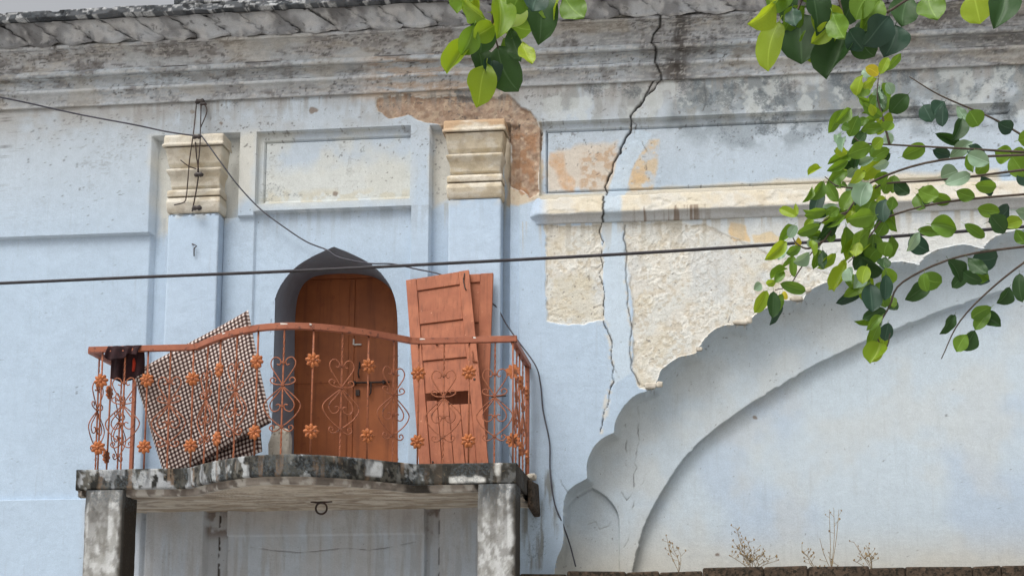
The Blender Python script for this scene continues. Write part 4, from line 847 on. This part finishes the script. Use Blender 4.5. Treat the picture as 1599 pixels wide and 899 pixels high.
D_ = thing('loose_door_leaf', (l1.c[0]+l1.c[1])/2, 'salmon brown panelled wooden door leaf with missing slat, leaning in front', 'door', 'loose door leaves on the balcony')
T = .038
l1.board('stile', 0, .165, 0, 1, 0, T, D_); l1.board('stile', .835, 1, 0, 1, 0, T, D_)
wy = lambda y: (749-y)/(749-432)
for y0, y1 in ((452, 432), (507, 487), (566, 549)): l1.board('rail', .166, .834, wy(y0), wy(y1), .003, T-.004, D_)
for y0, y1 in ((486.5, 452.5), (548.5, 507.5), (617, 566.5)): 
    pn = l1.board('panel', .167, .833, wy(y0)+.001, wy(y1)-.001, .008, .020, D_, bv=.002)
for i in range(4):
    a = .168+i*.1665; ins = (.014 if i == 1 else .004); l1.board('plank', a+.004, a+.1625-.0, .012, wy(633)-(.012 if i != 0 else -.012)+(.02 if i == 1 else 0), ins, T-.012-(.004 if i % 2 else 0), D_)
l1.board('bottom_rail', .166, .834, 0, .011, 0, T-.01, D_)
v, f = tube([l1.P(.905, .962, T+.004), l1.P(.905, .94, T+.010), l1.P(.915, .91, T+.006), l1.P(.93, .90, T+.008)], .006, 6); mesh('hook', v, f, M_DARKMETAL, D_, smooth=True)
v, f = tube([l1.P(.93, .985, T+.002), l1.P(.91, .955, T+.012)], .006, 6); mesh('hook_pin', v, f, M_DARKMETAL, D_, smooth=True)
v, f = tube([l1.P(.93, .60, T+.004), l1.P(.925, .575, T+.02), l1.P(.93, .55, T+.016), l1.P(.985, .545, T+.004)], .007, 6); mesh('latch', v, f, M_IRON, D_, smooth=True)
for uu, ww, r_ in ((.92, .465, .014), (.40, .655, .012), (.20, .08, .012)):
    v, f = tube([l1.P(uu, ww, T-.02 if uu < .8 else T-.002), l1.P(uu, ww, T+.008)], [r_, r_*.6], 8); mesh('knob', v, f, M_DARKMETAL, D_)
Yt2, Yb2 = -.15, -.30
l2 = Leaf(at(672, 434, Yt2), at(771, 428, Yt2), at(660, 752, Yb2), at(759, 752, Yb2), .035)
D2 = thing('loose_door_leaf', (l2.c[0]+l2.c[1])/2, 'salmon brown wooden door leaf half hidden behind the panelled one', 'door', 'loose door leaves on the balcony')
l2.board('stile', 0, .16, 0, 1, 0, T, D2); l2.board('stile', .80, 1, 0, 1, 0, T, D2)
wy2 = lambda y: (752-y)/(752-430)
for y0, y1 in ((443, 430), (507, 487), (600, 580), (752, 735)): l2.board('rail', .161, .799, wy2(y0), wy2(y1), .003, T-.004, D2)
for y0, y1 in ((486.5, 443.5), (579.5, 507.5), (734, 600.5)): l2.board('panel', .162, .798, wy2(y0), wy2(y1), .006, .018, D2, bv=.002)

# ------------------------------------------------------------------ folded checked mattress
def cushion(name, q4, Ys, th, parent, wave, seed):
    c = [at(a, b_, Y) for (a, b_), Y in zip(q4, Ys)]           # A top right, B top left, C bottom left, D bottom right
    nu = nv = 34; n_ = (c[0]-c[1]).cross(c[2]-c[1]).normalized(); n_ = n_ if n_.y < 0 else -n_; V_ = []; UV_ = []
    wu = (c[0]-c[1]).length; hv = (c[2]-c[1]).length
    for sd in (1, -1):
        for i in range(nu):
            for j in range(nv):
                u = i/(nu-1); v_ = j/(nv-1); P = (c[1]*(1-u)+c[0]*u)*(1-v_)+(c[2]*(1-u)+c[3]*u)*v_
                ed = min(u, 1-u, v_, 1-v_); rr = math.sqrt(max(0, 1-(1-min(1, ed/.05))**2)); d = sd*th*.5*rr
                wv = wave*math.sin(u*5+v_*3+seed)*.6+wave*math.sin(v_*9+seed*2+u*2)*.4
                V_.append(P+n_*(d+wv)); UV_.append((u*wu, v_*hv+(0 if sd > 0 else .02)))
    A_ = grid_faces(nu, nv); B_ = A_[:, ::-1]+nu*nv; o_ = mesh(name, V_, np.concatenate([A_, B_]), M_CHECK, parent, smooth=True, uv=UV_); return o_
QM = thing('checked_mattress', at(300, 735, -.95), 'folded black and white checked mattress leaning tilted behind the railing', 'mattress')
cushion('upper_fold', [(387, 483), (209, 583), (259, 752), (424, 660)], (-.70, -.82, -1.0, -.90), .10, QM, .02, 1)
cushion('lower_fold', [(396, 530), (240, 600), (262, 760), (409, 704)], (-.62, -.70, -.90, -.82), .08, QM, .012, 3)

# ------------------------------------------------------------------ dark cloth hung behind the railing at the far left
nu, nv = 40, 30; V_ = []; pA = at(172, 531, -D1-RO)
for i in range(nu):
    for j in range(nv):
        u = i/(nu-1); v_ = j/(nv-1); s_ = -1+2*v_; fold = .018*math.sin(u*19+1.3*s_)*min(1, abs(s_)*2); lim = (.30+.05*math.sin(u*4)) if s_ > 0 else (.12+.03*math.sin(u*6))
        V_.append((pA.x+.31*u+.02*s_*math.sin(u*9)-.02*abs(s_), -D1-RO+(.034+.012*abs(s_))*math.tanh(s_*9)+fold+(.02*s_ if s_ > 0 else 0), ZR+.030-max(0, abs(s_)-.08)*lim))
o = mesh('hanging_cloth', V_, grid_faces(nu, nv), M_DARKCLOTH, None, smooth=True); tag(o, 'dark cloth draped over the left end of the railing', 'cloth')
sm = o.modifiers.new('thickness', 'SOLIDIFY'); sm.thickness = .006
v, f = tube([at(209, 556, -1.0), at(210, 568, -1.0), at(208, 580, -1.0)], [.012, .02, .012], 8); o2 = mesh('red_tassel', v, f, M_REDCLOTH, o, smooth=True)

# ------------------------------------------------------------------ pale stone by the door, lump on the slab end
def lump(name, c, r, seed, mat, parent=None):
    nu, nv = 22, 14; V_ = []; c = Vector(c)
    for i in range(nu):
        for j in range(nv):
            a = 2*math.pi*i/nu; b_ = math.pi*(j/(nv-1)-.5); q = [math.cos(b_)*math.cos(a), math.cos(b_)*math.sin(a), math.sin(b_)]
            q = [math.copysign(abs(k_)**.55, k_) for k_ in q]; nz = 1+.22*(float(fbm(np.array([q[0]*1.7+q[1]+seed]), np.array([q[2]*1.7+seed]), 1.1, 3, seed)[0])-.5)*2
            V_.append(c+Vector((q[0]*r[0]*nz, q[1]*r[1]*nz, q[2]*r[2]*nz)))
    return mesh(name, V_, grid_faces(nu, nv, True), mat, parent)
cst = at(438, 704, -.32); zst = Z_(438, 668, -.32); o = lump('stone_block', (cst.x, cst.y, (zst+ZS)/2), (.10, .085, (zst-ZS)/2+.01), 3, M_STONE); tag(o, 'pale broken stone block standing beside the doorway', 'stone')
o = lump('plaster_lump', (xr+.01, -.14, ZS+.02), (.045, .07, .03), 5, M_STONE); tag(o, 'whitish plaster lump on the right end of the balcony slab', 'rubble')

for k_, (a, b_, r_) in enumerate(((1016, 602, (.055, .02, .028)), (1030, 600, (.03, .018, .03)), (1156, 503, (.07, .02, .022)), (1170, 500, (.03, .02, .03)), (1243, 466, (.06, .02, .022)), (1262, 452, (.03, .018, .025)), (1092, 545, (.03, .02, .018)))):
    lump('broken_plaster', tuple(at(a, b_, -.004)), r_, k_+2, M_STONE, B)
v, f = tube([at(300, 381, -.10), at(303, 382, -.14), at(307, 384, -.13), at(303, 388, -.13), at(303, 400, -.115)], .006, 5); o = mesh('wall_hook', v, f, M_DARKMETAL, None, smooth=True); tag(o, 'small rusty hook stub on the left pilaster below its capital', 'hook')
v, f = tube([at(768, 619, -.10), at(790, 617.5, -.16)], .008, 6); o = mesh('iron_pin', v, f, M_DARKMETAL, None, smooth=True); tag(o, 'short black iron pin on the right pilaster beside the door leaves', 'pin')
# ------------------------------------------------------------------ cables and bracket
def cable(name, pts, r, label, mat, n=10):
    P = [tuple(at(a, b_, Y)) for a, b_, Y in pts]; v_, f_ = tube([Vector(q) for q in crom(P, n)], r, 6); o_ = mesh(name, v_, f_, mat, None, smooth=True); tag(o_, label, 'cable'); return o_
cable('overhead_cable', [(-260, 452, -2.4), (-20, 443, -2.4), (210, 433, -2.4), (460, 423, -2.4), (700, 411, -2.4), (1000, 395, -2.4), (1310, 375, -2.4), (1600, 354, -2.4), (1900, 330, -2.4)], .0125, 'thick black overhead cable crossing the whole facade', M_CABLE)
cable('service_wire', [(-160, 125, -1.6), (0, 152, -.9), (120, 178, -.5), (210, 195, -.34), (262, 206, -.27), (311, 213, -.24)], .009, 'thin wire running from the upper left to the iron bracket', M_WIRE)
cable('drooping_wire', [(313, 210, -.24), (322, 222, -.24), (348, 258, -.20), (372, 290, -.12), (405, 325, -.03), (440, 352, -.02), (478, 377, -.02), (510, 390, -.05), (530, 402, -.08), (575, 411, -.05), (612, 412, -.04), (650, 420, -.06), (692, 430, -.14), (735, 455, -.11), (772, 476, -.10), (790, 505, -.06), (806, 528, -.06), (836, 570, -.06), (844, 600, -.02), (848, 640, -.02), (858, 690, -.02), (859, 735, -.02), (866, 785, -.02), (879, 818, .02), (890, 850, .18), (899, 884, .19)], .0075, 'thin dark wire drooping from the bracket past the door leaves to the parapet', M_WIRE)
BR = thing('cable_bracket', at(308, 330, -.2), 'rusty iron cable bracket with insulators on the left capital', 'bracket')
def rod(pts, r, nm, m_=M_DARKMETAL):
    v_, f_ = tube([Vector(q) for q in crom([tuple(at(a, b_, Y)) for a, b_, Y in pts], 6)], r, 5); return mesh(nm, v_, f_, m_, BR, smooth=True)
rod([(307, 160, -.05), (303, 200, -.2), (300, 222, -.22), (296, 250, -.20), (293, 285, -.19), (291, 306, -.17), (287, 316, -.17), (272, 320, -.16)], .006, 'rod')
rod([(314, 160, -.05), (313, 200, -.2), (312, 230, -.22), (309, 262, -.2), (309, 275, -.18)], .006, 'rod')
rod([(305, 222, -.21), (307, 245, -.20), (310, 270, -.18), (306, 300, -.18), (300, 330, -.16)], .007, 'rod')
rod([(318, 160, -.06), (323, 172, -.10), (320, 184, -.14), (313, 200, -.18)], .006, 'rod'); rod([(282, 250, -.2), (294, 259, -.2), (307, 264, -.19)], .006, 'rod')
for a, b_, Y, r_ in ((313, 159, -.05, .045), (308, 214, -.23, .04), (311, 273, -.19, .042), (308, 325, -.17, .045), (318, 163, -.06, .03)):
    c_ = at(a, b_, Y); v, f = tube([c_+Vector((-r_, 0, -.01)), c_+Vector((-r_*.5, -.01, 0)), c_+Vector((0, 0, .006)), c_+Vector((r_*.5, -.008, 0)), c_+Vector((r_, 0, -.008))], [r_*.35, r_*.62, r_*.42, r_*.66, r_*.3], 8); mesh('insulator', v, f, M_CERAMIC, BR, smooth=True)

# ------------------------------------------------------------------ parapet at lower right with stones and dry weeds
PY = -.55; pz = Z_(1100, 890, PY); pxl = X_(812, 890, PY)
PW = thing('parapet_wall', (pxl+2, PY, 0), 'low dark mossy parapet of rough stones below the cusped arch', 'wall')
v, f = box(pxl+.02, 5.5, PY+.03, PY+.42, 0, pz-.16); mesh('core', v, f, M_MOSSST, PW)
xx = pxl; i = 0
while xx < 4.4:
    w = random.uniform(.14, .60); zt_ = pz+random.uniform(-.012, .012)+(.02 if xx > X_(1035, 890, PY) else -.005)
    c = [Vector(q) for q in ((xx, PY, pz-.2), (xx+w, PY, pz-.2), (xx+w, PY+.42, pz-.2), (xx, PY+.42, pz-.2), (xx+random.uniform(-.006, .006), PY+random.uniform(-.015, .02), zt_), (xx+w-.004, PY+random.uniform(-.015, .02), zt_+random.uniform(-.012, .012)), (xx+w-.004, PY+.42, zt_), (xx, PY+.42, zt_))]
    v, f = hexa(c); bevel(mesh('stone', v, f, M_MOSSST, PW), .018, 3); xx += w+.001; i += 1
def weed(px_, py_, stems, label):
    Y = PY+.12; b0_ = at(px_, py_, Y); b0_.z = pz-.005; R_ = thing('dry_weed', b0_, label, 'weed', 'dry weeds on the parapet')
    for tx, ty, br in stems:
        e = at(tx, ty, Y+random.uniform(-.05, .05)); mid = b0_.lerp(e, .5)+Vector((random.uniform(-.02, .02), random.uniform(-.02, .02), .01)); parts = [tube([Vector(q) for q in crom([tuple(b0_), tuple(mid), tuple(e)], 5)], [.0035]*8+[.0025]*3, 4)]; dots_ = []
        for k in range(br):
            t_ = random.uniform(.25, 1); q = b0_.lerp(mid, t_*2) if t_ < .5 else mid.lerp(e, t_*2-1); e2 = q+Vector((random.uniform(-.06, .06), random.uniform(-.03, .03), random.uniform(.01, .06))); parts.append(tube([q, e2], .002, 4))
            s_ = random.uniform(.005, .010); dots_.append(tube([e2, e2+Vector((random.uniform(-.01, .01), 0, s_*2))], [s_, s_*.5], 5))
        v_, f_ = merge(parts); mesh('stem', v_, f_, M_WEED, R_)
        if dots_: v_, f_ = merge(dots_); tag(mesh('seed_heads', v_, f_, M_WEED, R_), kind='stuff')
weed(1060, 886, [(1041, 838, 9), (1063, 864, 3), (1052, 858, 6)], 'small dry weed at the left end of the dark parapet')
weed(1175, 886, [(1149, 822, 14), (1138, 866, 10), (1160, 860, 12), (1178, 858, 12), (1190, 862, 10), (1203, 872, 8), (1150, 850, 12), (1215, 874, 4), (1166, 842, 10)], 'bushy dry weed with one tall stem on the parapet')
weed(1275, 888, [(1252, 858, 8), (1284, 886, 4), (1262, 872, 6)], 'leaning dry weed left of the tall forked stalk')
weed(1298, 888, [(1302, 792, 4), (1280, 840, 2), (1294, 868, 3), (1310, 882, 2), (1295, 795, 1), (1310, 795, 1)], 'tall thin forked dry stalk on the parapet')
weed(1362, 888, [(1333, 845, 3), (1343, 865, 7), (1366, 862, 9), (1352, 850, 4), (1332, 874, 4)], 'sparse dry weed near the right end of the parapet')

# ------------------------------------------------------------------ tree reaching in from the right
def leaf_mesh(name, w, fold, curl, twist, mat, ex=.62, bow=0., wav=.02):
    nu, nv = 11, 7; V_ = []; UV_ = []
    for i in range(nu):
        t_ = i/(nu-1); hw = w*.5*(math.sin(math.pi*min(1, t_**1.0*.955+.012))**ex)*(1+.12*t_) if 0 < i < nu-1 else .004
        for j in range(nv):
            s_ = -1+2*j/(nv-1); ang = twist*t_; xx_ = s_*hw; zz_ = fold*abs(s_)*hw-curl*(t_**2)+wav*math.sin(t_*13+s_*4)*abs(s_); xx_ += bow*math.sin(math.pi*t_)
            V_.append((xx_*math.cos(ang)-zz_*math.sin(ang), t_, zz_*math.cos(ang)+xx_*math.sin(ang))); UV_.append((s_, t_*6))
    F_ = grid_faces(nu, nv); stem = tube([(0, -.16, -.02), (0, -.08, .0), (0, .02, 0)], .010, 4); b_ = len(V_); F2 = [tuple(q) for q in F_.tolist()]+[tuple(i_+b_ for i_ in q) for q in stem[1]]; V2 = V_+[tuple(q) for q in stem[0]]; UV2 = UV_+[(.0, 0)]*len(stem[0])
    o_ = mesh(name, V2, F2, mat, None, smooth=True, uv=UV2); me_ = o_.data; bpy.data.objects.remove(o_); return me_
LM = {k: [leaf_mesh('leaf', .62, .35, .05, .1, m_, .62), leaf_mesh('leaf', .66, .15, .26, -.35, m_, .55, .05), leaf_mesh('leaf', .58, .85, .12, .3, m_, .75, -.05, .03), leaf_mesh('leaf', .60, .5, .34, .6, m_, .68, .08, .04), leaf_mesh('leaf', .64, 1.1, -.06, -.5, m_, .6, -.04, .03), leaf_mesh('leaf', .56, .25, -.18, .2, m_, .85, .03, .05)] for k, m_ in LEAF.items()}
TR = thing('tree', (3.3, -4.6, 0), 'broad leaved tree with glossy green leaves reaching in from the right and top', 'tree')
nleaf = 0
def leaf(px0, py0, px1, py1, wpx, kind, Y, dy=None):
    """petiole end, tip and breadth as seen; depth of the tip differs a little"""
    global nleaf
    if nleaf >= 298: return
    a = at(px0, py0, Y); b_ = at(px1, py1, Y+(random.uniform(-.07, .05) if dy is None else dy)); d = (b_-a)*1.06; Ln = d.length; y_ = d.normalized(); view = (CAM-a).normalized()
    n_ = (view-y_*view.dot(y_)).normalized(); seen = wpx/(F/(Y+DIST)); full_w = Ln*.64; wid = max(seen*(1.36 if Y < -5 else 1.16), full_w*.55); tilt = math.acos(max(.25, min(1, seen/wid)))
    rl = random.uniform(-.45, .45); xax = y_.cross(n_); n2_ = n_*math.cos(rl)+xax*math.sin(rl); x2 = y_.cross(n2_)
    me_ = random.choice(LM[kind]); o_ = link(bpy.data.objects.new('leaf', me_)); m_ = Matrix((x2*(wid/.62), y_*Ln, n2_*Ln)).transposed().to_4x4(); m_.translation = a
    o_.parent = TR; o_.matrix_parent_inverse = Matrix.Translation(TR.location).inverted(); o_.matrix_basis = m_; nleaf += 1
def branch(name, pts, r0, r1, mat=M_TWIG):
    q = crom([tuple(at(a, b_, Y)) if not isinstance(a, tuple) else a for a, b_, Y in pts], 5); k_ = len(q); v_, f_ = tube([Vector(w_) for w_ in q], [r0+(r1-r0)*i_/(k_-1) for i_ in range(k_)], 7); return mesh(name, v_, f_, mat, TR, smooth=True)
YT, YR = -6.0, -3.4
trunk = crom([(3.3, -4.6, -.1), (3.35, -4.6, 1.2), (3.3, -4.55, 2.6), (3.42, -4.6, 4.2), (3.5, -4.7, 5.6), (3.4, -4.9, 6.8)], 5)
v, f = tube([Vector(q) for q in trunk], [.24-.15*i/(len(trunk)-1) for i in range(len(trunk))], 12); mesh('trunk', v, f, M_BARK, TR, smooth=True)
def wpath(name, pts, r0, r1):
    q = crom(pts, 6); k_ = len(q); v_, f_ = tube([Vector(w_) for w_ in q], [r0+(r1-r0)*i_/(k_-1) for i_ in range(k_)], 7); return mesh(name, v_, f_, M_BARK, TR, smooth=True)
A1 = at(778, -70, YT); A2 = at(1290, -60, YT); A3 = at(1640, 240, YR); A4 = at(1640, 380, YR)
wpath('limb', [(3.42, -4.75, 5.4), (2.4, -5.4, 5.7), tuple(A2), (tuple(A2)[0]*.5+tuple(A1)[0]*.5, YT, A1.z+.12), tuple(A1)], .06, .012)
wpath('limb', [(3.45, -4.6, 3.6), (3.2, -4.0, 4.0), tuple(A3)], .05, .016); wpath('limb', [(3.36, -4.6, 2.9), (3.1, -4.0, 3.3), tuple(A4)], .05, .016)
branch('twig', [(778, -70, YT), (776, -20, YT), (770, 25, YT), (768, 50, YT), (774, 62, YT), (778, 76, YT)], .010, .004); branch('twig', [(774, -30, YT), (800, 0, YT), (812, 30, YT)], .006, .003); branch('twig', [(790, -60, YT), (850, -30, YT), (880, -5, YT)], .007, .003)
branch('twig', [(1290, -60, YT), (1262, -20, YT), (1248, 10, YT), (1240, 30, YT)], .009, .004); branch('twig', [(1290, -60, YT), (1310, 0, YT), (1322, 45, YT)], .008, .004); branch('twig', [(1300, -40, YT), (1360, -10, YT), (1385, 20, YT)], .007, .004)
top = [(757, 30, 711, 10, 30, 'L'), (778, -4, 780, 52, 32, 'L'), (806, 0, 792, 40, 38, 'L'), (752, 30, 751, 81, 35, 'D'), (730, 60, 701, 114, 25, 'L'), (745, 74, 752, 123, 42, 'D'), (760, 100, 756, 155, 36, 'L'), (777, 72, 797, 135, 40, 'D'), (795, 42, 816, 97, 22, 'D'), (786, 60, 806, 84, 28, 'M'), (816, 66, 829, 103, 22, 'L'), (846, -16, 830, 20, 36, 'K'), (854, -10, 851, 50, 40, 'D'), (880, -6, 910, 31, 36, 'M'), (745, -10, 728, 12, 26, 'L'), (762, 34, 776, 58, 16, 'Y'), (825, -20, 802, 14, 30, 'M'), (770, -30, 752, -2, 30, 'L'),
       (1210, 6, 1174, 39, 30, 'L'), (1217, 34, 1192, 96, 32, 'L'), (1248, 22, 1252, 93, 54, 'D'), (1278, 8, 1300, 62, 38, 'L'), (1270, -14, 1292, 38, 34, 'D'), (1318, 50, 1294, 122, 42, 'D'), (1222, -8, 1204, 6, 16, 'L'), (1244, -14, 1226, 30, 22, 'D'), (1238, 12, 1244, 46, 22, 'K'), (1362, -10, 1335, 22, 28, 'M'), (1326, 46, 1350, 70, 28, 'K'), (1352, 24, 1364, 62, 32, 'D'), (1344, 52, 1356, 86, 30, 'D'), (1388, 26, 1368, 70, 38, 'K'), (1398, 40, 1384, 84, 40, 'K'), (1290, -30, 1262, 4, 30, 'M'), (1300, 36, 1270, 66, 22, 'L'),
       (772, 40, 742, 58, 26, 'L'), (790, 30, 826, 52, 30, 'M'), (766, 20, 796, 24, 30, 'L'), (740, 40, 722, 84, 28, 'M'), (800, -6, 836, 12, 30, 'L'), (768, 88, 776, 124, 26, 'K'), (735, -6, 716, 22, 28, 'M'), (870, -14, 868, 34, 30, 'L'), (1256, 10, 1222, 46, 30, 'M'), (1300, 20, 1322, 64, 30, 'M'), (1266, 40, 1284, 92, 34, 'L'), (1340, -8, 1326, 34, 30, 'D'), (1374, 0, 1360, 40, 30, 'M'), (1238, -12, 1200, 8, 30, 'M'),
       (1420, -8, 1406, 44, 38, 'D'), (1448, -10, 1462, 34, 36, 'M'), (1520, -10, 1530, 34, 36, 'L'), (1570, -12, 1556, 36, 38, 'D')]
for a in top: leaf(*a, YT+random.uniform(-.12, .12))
branch('twig', [(1385, 20, YT), (1440, -10, YT), (1520, -14, YT), (1600, -10, YT)], .007, .004)
z8 = lambda a, b_: (1240+a*.2893, 80+b_*.2893); z7 = lambda a, b_: (1180+a*.289, 320+b_*.289)
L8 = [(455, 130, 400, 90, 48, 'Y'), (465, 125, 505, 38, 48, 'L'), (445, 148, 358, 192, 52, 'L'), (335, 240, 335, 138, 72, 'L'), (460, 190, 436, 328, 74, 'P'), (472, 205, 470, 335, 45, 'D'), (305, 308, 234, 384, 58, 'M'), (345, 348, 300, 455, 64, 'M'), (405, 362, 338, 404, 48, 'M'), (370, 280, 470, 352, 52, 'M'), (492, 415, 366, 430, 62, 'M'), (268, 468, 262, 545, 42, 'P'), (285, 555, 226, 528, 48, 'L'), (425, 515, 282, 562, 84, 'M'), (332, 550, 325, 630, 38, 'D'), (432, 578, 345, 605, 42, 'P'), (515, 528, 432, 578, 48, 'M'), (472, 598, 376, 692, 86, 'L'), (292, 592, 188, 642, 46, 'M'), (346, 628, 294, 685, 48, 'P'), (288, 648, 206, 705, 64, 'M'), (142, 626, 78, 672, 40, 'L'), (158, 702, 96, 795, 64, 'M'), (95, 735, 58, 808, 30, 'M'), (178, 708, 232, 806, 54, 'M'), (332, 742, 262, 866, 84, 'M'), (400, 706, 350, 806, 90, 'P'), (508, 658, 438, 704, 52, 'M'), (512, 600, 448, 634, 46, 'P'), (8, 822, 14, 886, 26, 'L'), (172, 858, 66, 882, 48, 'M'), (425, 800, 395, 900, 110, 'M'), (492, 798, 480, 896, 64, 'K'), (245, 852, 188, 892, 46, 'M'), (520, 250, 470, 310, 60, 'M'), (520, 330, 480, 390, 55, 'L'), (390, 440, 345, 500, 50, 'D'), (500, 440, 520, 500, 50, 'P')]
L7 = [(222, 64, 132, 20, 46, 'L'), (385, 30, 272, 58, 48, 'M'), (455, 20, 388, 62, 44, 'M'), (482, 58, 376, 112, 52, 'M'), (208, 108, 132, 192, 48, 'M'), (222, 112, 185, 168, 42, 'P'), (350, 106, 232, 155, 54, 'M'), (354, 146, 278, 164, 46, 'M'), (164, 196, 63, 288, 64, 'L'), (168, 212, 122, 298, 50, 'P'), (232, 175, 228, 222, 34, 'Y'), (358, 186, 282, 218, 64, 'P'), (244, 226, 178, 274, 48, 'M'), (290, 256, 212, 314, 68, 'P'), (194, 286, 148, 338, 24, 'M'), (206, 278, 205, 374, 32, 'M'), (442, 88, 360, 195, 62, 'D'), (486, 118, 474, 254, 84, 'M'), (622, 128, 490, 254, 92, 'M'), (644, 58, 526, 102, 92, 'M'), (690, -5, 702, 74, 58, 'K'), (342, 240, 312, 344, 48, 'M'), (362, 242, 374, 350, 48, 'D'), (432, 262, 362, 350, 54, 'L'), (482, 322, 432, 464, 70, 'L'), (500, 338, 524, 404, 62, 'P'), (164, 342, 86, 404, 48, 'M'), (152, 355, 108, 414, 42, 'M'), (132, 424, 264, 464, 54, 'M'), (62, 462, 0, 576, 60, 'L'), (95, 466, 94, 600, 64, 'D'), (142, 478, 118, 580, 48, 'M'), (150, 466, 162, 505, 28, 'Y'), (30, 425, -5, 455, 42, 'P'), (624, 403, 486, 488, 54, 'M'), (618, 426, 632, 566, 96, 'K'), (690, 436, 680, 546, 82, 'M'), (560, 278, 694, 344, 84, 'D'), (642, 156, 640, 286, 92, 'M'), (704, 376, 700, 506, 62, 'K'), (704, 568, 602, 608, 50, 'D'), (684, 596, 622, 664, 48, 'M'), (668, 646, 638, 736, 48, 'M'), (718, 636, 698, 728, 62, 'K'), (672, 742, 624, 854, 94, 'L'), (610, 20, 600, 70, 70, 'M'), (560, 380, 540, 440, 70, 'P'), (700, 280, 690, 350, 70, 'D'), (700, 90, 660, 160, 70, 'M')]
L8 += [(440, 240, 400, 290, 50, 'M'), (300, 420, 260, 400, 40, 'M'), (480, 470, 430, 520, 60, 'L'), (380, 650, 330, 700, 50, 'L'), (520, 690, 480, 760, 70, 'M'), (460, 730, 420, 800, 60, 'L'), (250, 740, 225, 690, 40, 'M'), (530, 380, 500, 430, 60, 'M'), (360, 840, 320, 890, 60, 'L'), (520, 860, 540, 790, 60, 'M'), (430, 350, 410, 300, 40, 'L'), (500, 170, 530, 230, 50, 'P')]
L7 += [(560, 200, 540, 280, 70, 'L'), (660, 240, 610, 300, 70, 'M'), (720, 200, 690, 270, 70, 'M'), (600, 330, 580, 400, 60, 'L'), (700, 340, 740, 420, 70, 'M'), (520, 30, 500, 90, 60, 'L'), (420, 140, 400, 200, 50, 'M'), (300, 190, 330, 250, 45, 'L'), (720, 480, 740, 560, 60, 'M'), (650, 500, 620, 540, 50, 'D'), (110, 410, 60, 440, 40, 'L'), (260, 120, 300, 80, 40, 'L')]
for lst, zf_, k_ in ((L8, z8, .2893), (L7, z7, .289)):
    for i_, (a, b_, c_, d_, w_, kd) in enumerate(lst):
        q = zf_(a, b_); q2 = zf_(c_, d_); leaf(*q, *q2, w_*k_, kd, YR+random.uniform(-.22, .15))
        if (q[0] > 1296 and i_ % 8 < 5) or i_ % 8 == 6:
            jx, jy = random.uniform(-12, 12), random.uniform(-12, 12); sx_, sy_ = random.uniform(-14, 14), random.uniform(-10, 14)
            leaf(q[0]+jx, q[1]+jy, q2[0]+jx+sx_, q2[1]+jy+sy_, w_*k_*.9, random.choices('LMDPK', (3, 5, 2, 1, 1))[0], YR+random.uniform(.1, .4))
tw = [[(1640, 240, YR), (1500, 232, YR), (1389, 226, YR), (1347, 223, YR), (1333, 214, YR)], [(1389, 226, YR), (1380, 190, YR), (1370, 150, YR), (1372, 118, YR)], [(1640, 260, YR), (1480, 280, YR), (1387, 286, YR), (1362, 294, YR), (1310, 291, YR), (1288, 276, YR)],
      [(1640, 240, YR), (1470, 250, YR), (1370, 280, YR), (1340, 308, YR), (1322, 332, YR), (1306, 350, YR), (1286, 376, YR), (1268, 394, YR), (1247, 424, YR), (1232, 446, YR), (1210, 453, YR)], [(1322, 332, YR), (1300, 338, YR), (1278, 350, YR)],
      [(1640, 300, YR), (1480, 315, YR), (1389, 338, YR), (1363, 362, YR), (1340, 394, YR), (1324, 410, YR)], [(1640, 380, YR), (1500, 400, YR), (1410, 440, YR), (1389, 478, YR), (1374, 505, YR), (1370, 528, YR), (1384, 542, YR), (1390, 520, YR)],
      [(1286, 376, YR), (1262, 388, YR), (1244, 380, YR), (1236, 366, YR)], [(1640, 380, YR), (1560, 440, YR), (1500, 500, YR), (1470, 560, YR)], [(1640, 240, YR), (1560, 190, YR), (1470, 150, YR), (1420, 120, YR)]]
for q in tw: branch('twig', q, .009, .0035)
random.seed(21)
for (a, b_, n_) in (((1405, 150), (1600, 200), 9), ((1398, 226), (1600, 240), 11), ((1396, 290), (1600, 290), 11), ((1400, 350), (1600, 340), 11), ((1404, 440), (1600, 400), 10), ((1470, 540), (1600, 420), 8)):
    for i in range(n_):
        t_ = random.random(); px_ = a[0]+(b_[0]-a[0])*t_+random.uniform(-12, 12); py_ = a[1]+(b_[1]-a[1])*t_+random.uniform(-22, 22); an = random.uniform(-2.6, .5); ln_ = random.uniform(26, 44)
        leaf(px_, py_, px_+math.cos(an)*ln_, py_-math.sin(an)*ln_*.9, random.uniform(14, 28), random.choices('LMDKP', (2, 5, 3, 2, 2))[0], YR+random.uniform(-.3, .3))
print('leaves', nleaf, 'grid', NX, NZ)
